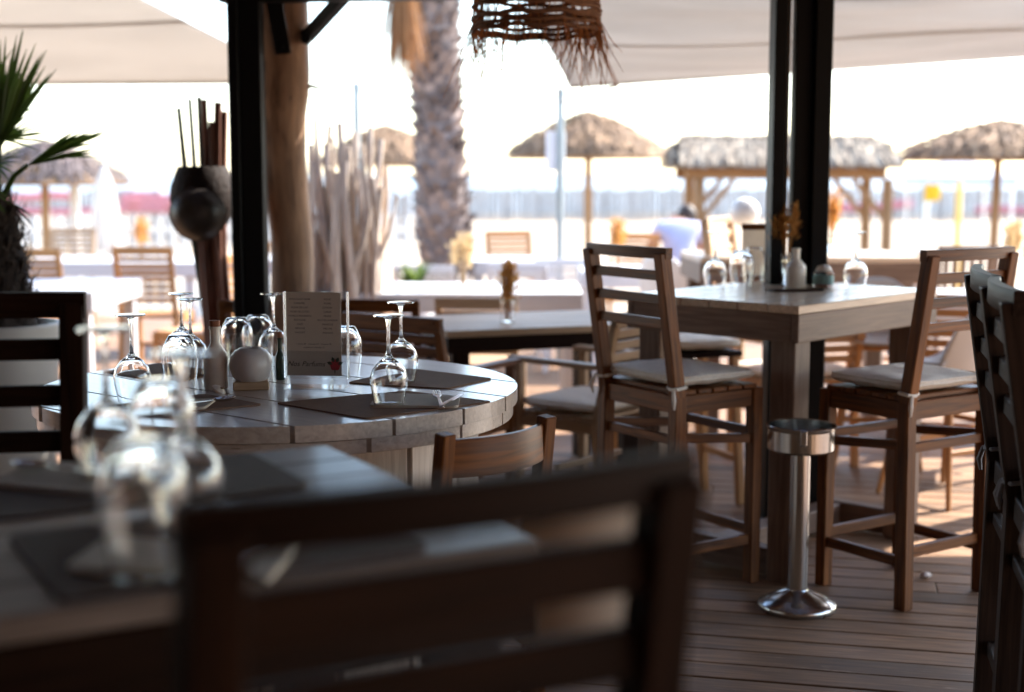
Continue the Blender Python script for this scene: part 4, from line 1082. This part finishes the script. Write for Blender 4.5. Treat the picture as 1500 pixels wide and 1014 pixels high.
hangfrond(592, 2, 128, 10.9, 260, .15)
hangfrond(560, -40, 14, 10.9, 60, .12)
frond(pt, (wx(520, 11) - pxm, -.4, CAM_H + 290 * 11 / FPX + .45), (-.6, 0, -.35), .30, .2, "palm_leaf", 12, .012, .14)
# ------------------------------------------------------------------ thatched umbrellas and shelter
def thatch_umbrella(px_post, px_c, px_r, y_rim, y_apex, y, mat, label, sags=0.3, rows=9, tilt=0.0):
    x = wx(px_c, y); R = px_r * y / FPX; zr = CAM_H + (255 - y_rim) * y / FPX; za = CAM_H + (255 - y_apex) * y / FPX; h = za - zr
    t = thing("thatched_umbrella", label, "beach umbrella", (x, y, -.5), 0, "thatched umbrellas on the beach")
    zr += .5; za += .5
    prof = lambda q: zr + h * (1 - q ** 1.55)                          # q 0 apex .. 1 rim, domed
    m = MB(); m.lathe([(max(.001, R * q), prof(q) - .02) for q in [i / 12 for i in range(13)]] + [(R * .96, zr - .05), (R * .5, prof(.5) - .16), (.02, za - .22)], 40, wob=lambda a, z: 1 + .015 * sin(9 * a) + .01 * sin(23 * a))
    cn = m.build("canopy", "thatch_under", t)
    m = MB()
    for j in range(rows):
        q0 = j / rows; q1 = min(1.0, q0 + 1.9 / rows); cnt = int(26 + 120 * (q0 + .25))
        for k in range(cnt):
            a = random.uniform(0, 2 * pi); qq = min(1.045, q1 + random.uniform(-.05, .05)); da = random.gauss(0, .025)
            p0 = Vector((cos(a) * R * q0, sin(a) * R * q0, prof(q0) + .012)); p1 = Vector((cos(a + da) * R * (q0 + qq) / 2, sin(a + da) * R * (q0 + qq) / 2, prof((q0 + qq) / 2) + .05 + random.uniform(-.012, .02)))
            p2 = Vector((cos(a + da * 2) * R * qq, sin(a + da * 2) * R * qq, prof(min(qq, 1)) + random.uniform(.0, .035) - (.04 if qq > .98 else 0)))
            w_ = random.uniform(.02, .045) * (R / 1.1); m.strip([p0, p1, p2], [w_, w_ * 1.2, w_ * .4], (-sin(a), cos(a), random.uniform(-.3, .3)))
    m.lathe([(.05, za - .02), (.05, za + .05), (.001, za + .08)], 12)
    m.build("thatch", mat, cn)
    m = MB(); xp = wx(px_post, y) - x; m.tube([(xp, 0, 0), (xp * .6, 0, zr * .6), (xp * .3, 0, za - .1)], [.055, .05, .045], 12, jit=.03); m.build("post", "post_wood", t)
    for k in range(8):
        a = 2 * pi * k / 8 + .2; m = MB(); m.tube([(0, 0, za - .16), (cos(a) * R * .93, sin(a) * R * .93, zr - .035)], .018, 7); m.build("rib", "post_wood", t)
    return t
thatch_umbrella(67, 72, 118, 265, 214, 16.5, "thatch_painted_shade", "thatched umbrella with shade painted into its thatch, above the folded cream parasol, behind the fan palm")
thatch_umbrella(562, 566, 100, 240, 190, 21.0, "thatch_straw", "thatched umbrella partly hidden by the driftwood screen and palm trunk")
thatch_umbrella(862, 860, 120, 228, 171, 18.5, "thatch_straw", "thatched umbrella on a slender post behind the grey mast with panel")
thatch_umbrella(1452, 1458, 149, 230, 184, 16.0, "thatch_straw", "broad thatched umbrella to the right of the thatched shelter")

y = 15.5
x0, x1 = wx(984, y), wx(1288, y); zt = CAM_H + (255 - 203) * y / FPX + .5; zb = CAM_H + (255 - 246) * y / FPX + .5
sh_ = thing("thatched_shelter", "long rectangular shelter with shaggy thatched roof on timber posts", "shelter", ((x0 + x1) / 2, y, -.5))
Wd = x1 - x0; Dp = 1.3; hx, hy = Wd / 2, Dp / 2
m = MB(); i0 = 0
ridge = .93; pr_ = [(-hx, -hy, zb), (hx, -hy, zb), (hx, hy, zb), (-hx, hy, zb), (-hx * ridge, -hy * .25, zt - .05), (hx * ridge, -hy * .25, zt - .05), (hx * ridge, hy * .25, zt - .05), (-hx * ridge, hy * .25, zt - .05)]
for p in pr_: m.v.append(Vector(p)); m.g.append(Vector(p))
for q in ((0, 1, 5, 4), (1, 2, 6, 5), (2, 3, 7, 6), (3, 0, 4, 7), (4, 5, 6, 7), (3, 2, 1, 0)): m.f.append(list(q)); m.sm.append(False)
rf = m.build("roof", "thatch_under", sh_)
m = MB()
def roof_strands(a, b, c, d, n):                                      # a,b eave; d,c ridge
    a, b, c, d = map(Vector, (a, b, c, d)); nrm = (b - a).cross(d - a).normalized()
    if nrm.z < 0: nrm = -nrm
    for k in range(n):
        u = random.random(); q = random.random(); e = a.lerp(b, u); r = d.lerp(c, u); s = r.lerp(e, max(0, q - .25)); t_ = r.lerp(e, min(1.12, q + .22))
        s = s + nrm * .02; t_ = t_ + nrm * random.uniform(.01, .07) + Vector((random.gauss(0, .02), 0, 0)); mdp = s.lerp(t_, .5) + nrm * .045
        w_ = random.uniform(.02, .05); m.strip([s, mdp, t_], [w_, w_ * 1.3, w_ * .4], (b - a).normalized() + nrm * random.uniform(-.4, .4))
roof_strands(pr_[0], pr_[1], pr_[5], pr_[4], 1500); roof_strands(pr_[1], pr_[2], pr_[6], pr_[5], 350); roof_strands(pr_[3], pr_[0], pr_[4], pr_[7], 350); roof_strands(pr_[4], pr_[5], pr_[6], pr_[7], 500); roof_strands(pr_[2], pr_[3], pr_[7], pr_[6], 500)
m.build("thatch", "thatch_pale", rf)
for sy in (-1, 1):
    m = MB(); m.beam((-hx + .08, sy * (hy - .2), zb - .062), (hx - .08, sy * (hy - .2), zb - .062), .09, .12, bev=.006); m.build("beam", "post_wood", sh_)
    for pxp in (1015, 1281):
        xp = wx(pxp, y) - (x0 + x1) / 2; m = MB(); m.tube([(xp, sy * (hy - .2), 0), (xp, sy * (hy - .2), zb - .122)], [.06, .055], 12, jit=.03); m.build("post", "post_wood", sh_)
        for sg in ((1,) if pxp < 1100 else (-1,)):
            m = MB(); m.beam((xp + sg * .04, sy * (hy - .2), zb - .52), (xp + sg * .36, sy * (hy - .2), zb - .125), .05, .05); m.build("brace", "post_wood", sh_)

# ------------------------------------------------------------------ pendant raffia lamp
random.seed(11)
LY = 5.3; lp = thing("pendant_lamp", "shaggy raffia lampshade hanging above the terrace with a long frayed fringe", "pendant lamp", (wx(785, LY), LY, 2.34))
zz = lambda py: CAM_H + (255 - py) * LY / FPX - 2.34
R0 = 92 * LY / FPX
m = MB(); m.tube([(0, 0, 0), (0, 0, zz(-105))], .006, 6); m.build("cord", "black_steel", lp)
for py, rr, tl in ((-78, .9, .01), (-50, .96, .008), (-26, .975, .012), (2, .98, .008), (17, .985, -.006), (21, .985, .010), (31, .99, .006), (36, .985, -.010), (45, .995, .008), (52, 1.0, .004)):
    m = MB(); n = 48; pts = []
    for i in range(n + 1):
        a = 2 * pi * i / n; r = R0 * rr * (1 + .012 * sin(5 * a + py)); pts.append((cos(a) * r, sin(a) * r, zz(py) + tl * cos(a + py) + .004 * sin(9 * a)))
    m.tube(pts, .0085, 7, caps=False, jit=.18); m.build("rope_ring", "rope_fibre", lp)
def shr(py): return R0 * (.86 + .14 * min(1, max(0, (py + 110) / 160)) ** .6)
m = MB()
for k in range(115):
    a = random.uniform(0, 2 * pi); tw = random.choice((-1, 1)) * random.uniform(.05, .55); pts = []
    for i in range(8):
        py = -110 + 163 * i / 7; aa = a + tw * i / 7; r = shr(py) * random.uniform(.975, 1.01); pts.append((cos(aa) * r, sin(aa) * r, zz(py)))
    m.tube(pts, random.uniform(.0010, .0026), 4, caps=False)
m.build("net", "raffia", lp)
m = MB()
for k in range(240):
    a = random.uniform(0, 2 * pi); r = R0 * random.uniform(.95, 1.02); L = random.choice((.07, .12, .18, .24)) * random.uniform(.6, 1.25)
    if cos(a) < -.55 or random.random() < .12: L *= 1.25
    p = Vector((cos(a) * r, sin(a) * r, zz(random.uniform(36, 53)))); d = Vector((cos(a) * random.uniform(-.15, .35) + random.gauss(0, .16), sin(a) * random.uniform(-.15, .3) + random.gauss(0, .16), -1)); pts = [p]
    for i in range(4):
        d = d + Vector((random.gauss(0, .14), random.gauss(0, .14), 0)); p = p + d.normalized() * L / 4; pts.append(p.copy())
    m.tube(pts, [.0017, .0016, .0014, .0012, .0007], 4, caps=False)
m.build("fringe", "raffia", lp)

# ------------------------------------------------------------------ fan palms
random.seed(31)
def fan_leaf(parent, hub, axis, nrm, R, n, spread, mat="palm_leaf", fused=.38, wmul=1.0, jit=.06, stalk=None):
    m = MB(); axis = Vector(axis).normalized(); nrm = Vector(nrm); nrm = (nrm - axis * nrm.dot(axis)).normalized(); side = axis.cross(nrm); hub = Vector(hub)
    if stalk is not None:
        m.tube([Vector(stalk), Vector(stalk).lerp(hub, .6) + Vector((0, 0, .03)), hub], [.014, .011, .009], 7)
    for k in range(n):
        a = (-.5 + k / (n - 1)) * spread + random.gauss(0, jit * .5); d = axis * cos(a) + side * sin(a) + nrm * random.gauss(0, jit); L = R * (1 - .22 * abs(a / spread * 2) ** 2) * random.uniform(.88, 1.05)
        w_ = 2 * R * fused * math.tan(spread / (n - 1) / 2) * 1.1 * wmul
        sd = (-axis * sin(a) + side * cos(a)); bend = Vector((0, 0, -1)) * L * random.uniform(.02, .12)
        m.strip([hub, hub + d * L * fused, hub + d * L * .72 + bend * .35, hub + d * L + bend], [.004, w_, w_ * .62, w_ * .06], sd, fold=.45, nrm=nrm)
    return m.build("leaf", mat, parent)
FY = 5.6
fp = thing("fan_palm", "dark green fan palm with shaggy trunk at the left of the terrace", "palm plant", (wx(-2, FY), FY, 0))
zf = lambda py: CAM_H + (255 - py) * FY / FPX
ztop = zf(472)
pot = thing("plant_pot", "large pinkish white tapered plant pot holding the fan palm", "plant pot", (wx(-2, FY), FY, 0))
m = MB(); m.lathe([(.0005, 0), (.165, 0), (.172, .01), (.215, ztop - .08), (.236, ztop - .075), (.240, ztop - .01), (.232, ztop), (.215, ztop), (.20, ztop - .10), (.0005, ztop - .10)], 48); m.build("pot_body", "white_plastic", pot)
m = MB(); m.lathe([(.0005, ztop - .055), (.10, ztop - .05), (.205, ztop - .06)], 28, wob=lambda a, z: 1 + .03 * sin(11 * a)); m.build("soil", "palm_fibre", pot)
zb0 = ztop - .06
def trr(z):
    q = (z - zb0) / (zf(300) - zb0); return .115 * (1 - q) ** .5 + .045 if q < 1 else .05
m = MB(); m.tube([(.01 * sin(i), 0, zb0 + (zf(300) - zb0) * i / 14) for i in range(15)], [trr(zb0 + (zf(300) - zb0) * i / 14) * .85 for i in range(15)], 16, jit=.1); tk2 = m.build("trunk", "palm_fibre", fp)
m = MB()
for k in range(900):
    z = random.uniform(zb0, zf(295)); a = random.uniform(0, 2 * pi); d = Vector((cos(a), sin(a), 0)); r = trr(z) * .8; p = Vector((0, 0, z)) + d * r
    L = random.uniform(.03, .09); e = p + d * random.uniform(.01, .04) + Vector((random.gauss(0, .015), 0, L * random.choice((1, 1, -.7)))); m.strip([p, p.lerp(e, .5) + d * .008, e], [.012, .014, .003], (-sin(a), cos(a), 0))
m.build("fibre", "palm_fibre", tk2)
cr = Vector((0, 0, zf(305)))
PXM = FY / FPX
def off(px, py, dy_=0): return Vector((wx(px, FY) - wx(-2, FY), dy_, zf(py)))
fan_leaf(fp, off(4, 222), (.20, .05, 1), (.35, -1, 0), .52, 20, .75, stalk=cr, wmul=2.0, fused=.5)
fan_leaf(fp, off(8, 205), (.95, -.05, .42), (.1, -1, .1), .215, 10, 1.15, stalk=cr, fused=.35)
fan_leaf(fp, off(-2, 215, .05), (-.25, .1, 1), (.3, -1, .1), .40, 16, 1.3, stalk=cr)
fan_leaf(fp, off(-60, 200, .1), (-.25, .2, 1), (.3, -1, 0), .5, 26, 2.4, stalk=cr)
fan_leaf(fp, off(52, 243, -.05), (1, -.05, .42), (.05, -.85, .45), .37, 15, .36, wmul=2.6, fused=.55, stalk=cr, jit=.1)
fan_leaf(fp, off(10, 240, -.1), (.5, -.5, -.1), (.2, -.9, .4), .16, 15, 2.3, stalk=cr)
fan_leaf(fp, off(-30, 255, -.15), (.1, -.6, -.5), (.2, -.8, .5), .30, 18, 2.2, stalk=cr)
fan_leaf(fp, off(18, 292, -.05), (.75, -.1, -1), (.4, -.9, .1), .17, 10, .9, "palm_fibre", stalk=cr)
fan_leaf(fp, off(-40, 300, -.1), (-.3, -.3, -.8), (.2, -.9, .1), .26, 14, 1.8, "palm_fibre", stalk=cr)
# second fan palm mostly outside the frame at the right: only its leaf tips reach in
fq = thing("fan_palm", "thin drooping palm leaf tips at the upper right edge", "palm plant", (wx(1640, 6.4), 6.4, 0))
hx_ = Vector((0, 0, CAM_H + (255 - 40) * 6.4 / FPX)); m = MB(); m.tube([(0, 0, 0), (.01, 0, hx_.z * .5), (0, 0, hx_.z - .1)], [.08, .07, .06], 14, jit=.1); m.build("trunk", "palm_fibre", fq)
for k, (ax, nr) in enumerate((((-1, 0, .12), (0, -.4, 1)), ((-.6, -.7, .3), (0, -.2, 1)), ((.8, 0, .5), (0, -.4, 1)), ((0, .8, .4), (0, -.4, 1)))):
    fan_leaf(fq, hx_ + Vector(ax) * .12, ax, nr, .36, 18, 1.7, stalk=hx_ - Vector((0, 0, .12)), jit=.1)
# low plant by the palm
lpz = thing("low_plant", "small bright green leafy plant at the foot of the palm trunk", "plant", (wx(607, 9.9), 9.9, 0))
m = MB(); m.lathe([(.0005, 0), (.10, 0), (.12, .32), (.13, .6), (.12, .6), (.0005, .56)], 24); m.build("pot", "white_lacquer", lpz)
m = MB()
for k in range(60):
    a = random.uniform(0, 2 * pi); e = Vector((cos(a) * random.uniform(.05, .17), sin(a) * .12, .6 + random.uniform(.08, .26))); b = Vector((0, 0, .57)); m.strip([b, b.lerp(e, .6) + Vector((0, 0, .03)), e], [.01, .035, .004], (-sin(a), cos(a), .2))
m.build("leaves", "low_leaf", lpz)

# ------------------------------------------------------------------ beach: fences, tapes, gazebo, parasol, person
t = thing("picket_fence", "white wooden picket fence along the left side of the sand", "fence", (0, 19, -.5))
xa, xb = wx(-90, 19), wx(600, 19); m = MB(); x = xa; top = CAM_H + (255 - 314) * 19 / FPX + .5
while x < xb:
    hgt = top + random.uniform(-.04, .04); m.box((x, 0, hgt / 2), (.085, .022, hgt), rz=random.uniform(-.05, .05), bev=.004); x += .165
m.build("pickets", "white_picket", t)
for z in (.35, top - .2):
    m = MB(); m.box(((xa + xb) / 2, .026, z), (xb - xa, .028, .07), bev=.003); m.build("rail", "white_picket", t)
def sand_fence(label, pxa, pxb, y, ytop, step, mat, tapes, tilt=0.0):
    t = thing("beach_fence", label, "fence", (0, y, -.5)); xa, xb = wx(pxa, y), wx(pxb, y); top = CAM_H + (255 - ytop) * y / FPX + .5; m = MB(); x = xa
    while x < xb:
        h_ = top + random.uniform(-.1, .06); m.box((x + random.uniform(-.02, .02), 0, h_ / 2), (step * .8, .03, h_), bev=.004); x += step
    m.build("pickets", mat, t)
    m = MB(); m.tube([(xa, -.03, top * .75), (xb, -.03, top * .75)], .012, 5); m.tube([(xa, -.03, top * .3), (xb, -.03, top * .3)], .012, 5); m.build("wire", "mast_grey", t)
    for (y0, y1, s0, s1, sl_) in tapes:
        m = MB(); za, zb_ = CAM_H + (255 - y0) * y / FPX + .5, CAM_H + (255 - y1) * y / FPX + .5; xs0, xs1 = wx(s0, y), wx(s1, y); dz = sl_ * y / FPX
        m.grid(lambda u, v: (xs0 + (xs1 - xs0) * u, -.06 + .02 * sin(u * 40), zb_ + (za - zb_) * v + dz * u + .05 * sin(u * 9)), 40, 2); m.build("tape", "pink_tape", t, solid=.004)
    return t
sand_fence("grey beach fence hung with pink tape beyond the white picket fence", -120, 640, 40, 280, .2, "grey_picket", [(279, 291, -60, 110, -4), (300, 312, -100, 260, -2), (283, 306, 180, 345, 0)])
sand_fence("long grey slatted fence across the beach in front of the sea", 660, 1640, 60, 276, .20, "grey_picket", [(300, 314, 1215, 1335, 8), (302, 315, 1425, 1600, 2), (258, 266, 1465, 1600, 0)])
# folded parasol
t = thing("folded_parasol", "folded cream parasol standing before the white picket fence", "parasol", (wx(157, 15.2), 15.2, -.5)); zt_ = CAM_H + (255 - 250) * 15.2 / FPX + .5; zb_ = CAM_H + (255 - 366) * 15.2 / FPX + .5
m = MB(); m.lathe([(.03, zt_), (.07, zt_ - .1), (.12, zt_ - .4), (.155, zb_ + .1), (.16, zb_), (.12, zb_ + .01), (.03, zb_ + .2)], 40, wob=lambda a, z: 1 + .16 * sin(8 * a)); m.build("canopy", "white_cloth", t)
m = MB(); m.tube([(0, 0, 0), (0, 0, zt_ + .05)], .025, 12); m.build("pole", "white_lacquer", t)
t = thing("white_post", "plain white post left of the folded parasol", "post", (wx(113, 17), 17, -.5)); zt_ = CAM_H + (255 - 262) * 17 / FPX + .5
m = MB(); m.box((0, 0, zt_ / 2), (.09, .09, zt_), bev=.008); m.build("shaft", "white_lacquer", t)
m = MB(); m.box((0, 0, zt_ + .02), (.13, .13, .036), bev=.01); m.build("cap", "white_lacquer", t)
t = thing("floodlight_pole", "thin pale floodlight pole standing far out left of the stick basket", "lamp post", (wx(238, 45), 45, -.5)); zt_ = CAM_H + (255 - 210) * 45 / FPX + .5
m = MB(); m.tube([(0, 0, 0), (0, 0, zt_)], [.12, .07], 10); m.build("pole", "pale_panel", t)
m = MB(); m.box((0, 0, zt_ + .06), (1.1, .25, .12), bev=.02); m.build("lamp_head", "pale_panel", t)
# gazebo
gy = 26; t = thing("gazebo", "pale blue white fabric gazebo with slanting leg behind the thatched umbrella", "gazebo", (wx(1395, gy), gy, -.5)); G0, G1 = wx(1338, gy) - wx(1395, gy), wx(1462, gy) - wx(1395, gy); zt_ = CAM_H + (255 - 238) * gy / FPX + .5; zb_ = CAM_H + (255 - 272) * gy / FPX + .5
m = MB(); i0 = 0
for p in ((G0, -.8, zb_), (G1, -.8, zb_), (G1, .8, zb_), (G0, .8, zb_), (G0, -.8, zb_ + .16), (G1, -.8, zb_ + .16), (G1, .8, zb_ + .16), (G0, .8, zb_ + .16), (0, 0, zt_ + .1)): m.v.append(Vector(p)); m.g.append(Vector(p))
for q in ((0, 1, 5, 4), (1, 2, 6, 5), (2, 3, 7, 6), (3, 0, 4, 7), (4, 5, 8), (5, 6, 8), (6, 7, 8), (7, 4, 8)): m.f.append(list(q)); m.sm.append(False)
m.build("canopy", "blue_white_cloth", t, solid=.01)
for (xa, ya, xo) in ((G0 + .05, -.75, -.28), (G1 - .05, -.75, 0), (G1 - .05, .75, 0), (G0 + .05, .75, 0)):
    m = MB(); m.beam((xa + xo, ya, 0), (xa, ya, zb_), .09 if xo else .04, .09 if xo else .04); m.build("leg", "white_lacquer", t)
t = thing("yellow_flag", "yellow flag on a short pole below the gazebo canopy", "flag", (wx(1349, 24), 24, -.5)); zf0, zf1 = CAM_H + (255 - 296) * 24 / FPX + .5, CAM_H + (255 - 270) * 24 / FPX + .5
m = MB(); m.tube([(0, 0, 0), (0, 0, zf1 + .05)], .018, 8); m.build("pole", "mast_grey", t)
m = MB(); m.grid(lambda u, v: (.02 + .26 * u, .04 * sin(u * 6), zf0 + .04 * u + (zf1 - zf0 - .05 * u) * v), 14, 6); m.build("cloth", "yellow_cloth", t, solid=.004)
t = thing("yellow_post", "short yellow post on the sand under the gazebo", "post", (wx(1401, 23), 23, -.5)); zf1 = CAM_H + (255 - 268) * 23 / FPX + .5
m = MB(); m.lathe([(.05, 0), (.05, zf1), (.03, zf1 + .03), (.0005, zf1 + .035)], 16); m.build("shaft", "yellow_paint", t)
m = MB(); m.lathe([(.13, 0), (.13, .05), (.055, .09)], 20); m.build("foot", "yellow_paint", t)

# seated person in light blue shirt, seen from behind on a chair
PYp = 12.6; pxp = wx(996, PYp)
slat_chair("weathered chair under the person in the light blue shirt", (pxp, PYp, 0), (-0.1, 1), "pale_teak", None, H=.62, name="terrace_chair")
def skin_body(name, mat, verts, edges, rads, parent=None, root=0, label=None):
    me = bpy.data.meshes.new(name); me.from_pydata(verts, edges, []); o = bpy.data.objects.new(name, me); COL.objects.link(o); me.materials.append(MAT[mat])
    md = o.modifiers.new("skin", 'SKIN'); md.use_smooth_shade = True
    for i, r in enumerate(rads): me.skin_vertices[0].data[i].radius = (r if hasattr(r, '__len__') else (r, r))
    for i in range(len(verts)): me.skin_vertices[0].data[i].use_root = (i == root)
    sb = o.modifiers.new("sub", 'SUBSURF'); sb.levels = 2; sb.render_levels = 2
    if parent: o.parent = parent
    return o
# body: pelvis, spine leaning forward, neck, head; arms forward on a table; thighs and shins
V = [(0, 0, .53), (0, .03, .66), (0, .08, .80), (0, .14, .93), (0, .20, 1.02), (.05, .26, 1.035), (.085, .31, 1.055), (.10, .335, 1.09),
     (-.16, .15, .955), (-.23, .17, .82), (-.27, .28, .72), (-.14, .44, .76),
     (.16, .15, .955), (.23, .17, .82), (.27, .28, .72), (.14, .44, .76),
     (-.10, .05, .50), (-.13, .42, .50), (-.13, .42, .10), (-.13, .54, .04), (.10, .05, .50), (.13, .42, .50), (.13, .42, .10), (.13, .54, .04)]
E = [(0, 1), (1, 2), (2, 3), (3, 4), (4, 5), (5, 6), (6, 7), (3, 8), (8, 9), (9, 10), (10, 11), (3, 12), (12, 13), (13, 14), (14, 15), (0, 16), (16, 17), (17, 18), (18, 19), (0, 20), (20, 21), (21, 22), (22, 23)]
Rd = [.13, .125, .13, .125, .065, .055, .085, .07, .06, .048, .04, .03, .06, .048, .04, .03, .085, .065, .045, .035, .085, .065, .045, .035]
po = skin_body("person", "skin", V, E, Rd); po.location = (pxp, PYp + .02, 0)
tag(po, "person in a light blue shirt seated with back turned beneath the thatched shelter", "person")
sv = V[:4] + [V[4]] + [V[8], (-.222, .167, .84), V[12], (.222, .167, .84)]
so = skin_body("shirt", "shirt_blue", [(0, 0, .52), V[1], V[2], V[3], (0, .185, 1.0), V[8], (-.225, .168, .83), V[12], (.225, .168, .83)], [(0, 1), (1, 2), (2, 3), (3, 4), (3, 5), (5, 6), (3, 7), (7, 8)], [.155, .15, .155, .15, .085, .085, .07, .085, .07], po)
m = MB(); m.lathe([(.092 * sin(pi * k / 12) + .0003, -.10 * cos(pi * k / 12)) for k in range(13)], 20, c=(.098, .315, 1.075), M=Matrix.Diagonal((.95, 1.0, 1.05)), wob=lambda a, z: 1 + .03 * sin(7 * a)); m.build("hair", "hair_dark", po)
skin_body("shorts", "short_cloth", [(0, 0, .52), (-.10, .05, .505), (-.128, .34, .505), (.10, .05, .505), (.128, .34, .505)], [(0, 1), (1, 2), (0, 3), (3, 4)], [.15, .10, .085, .10, .085], po)
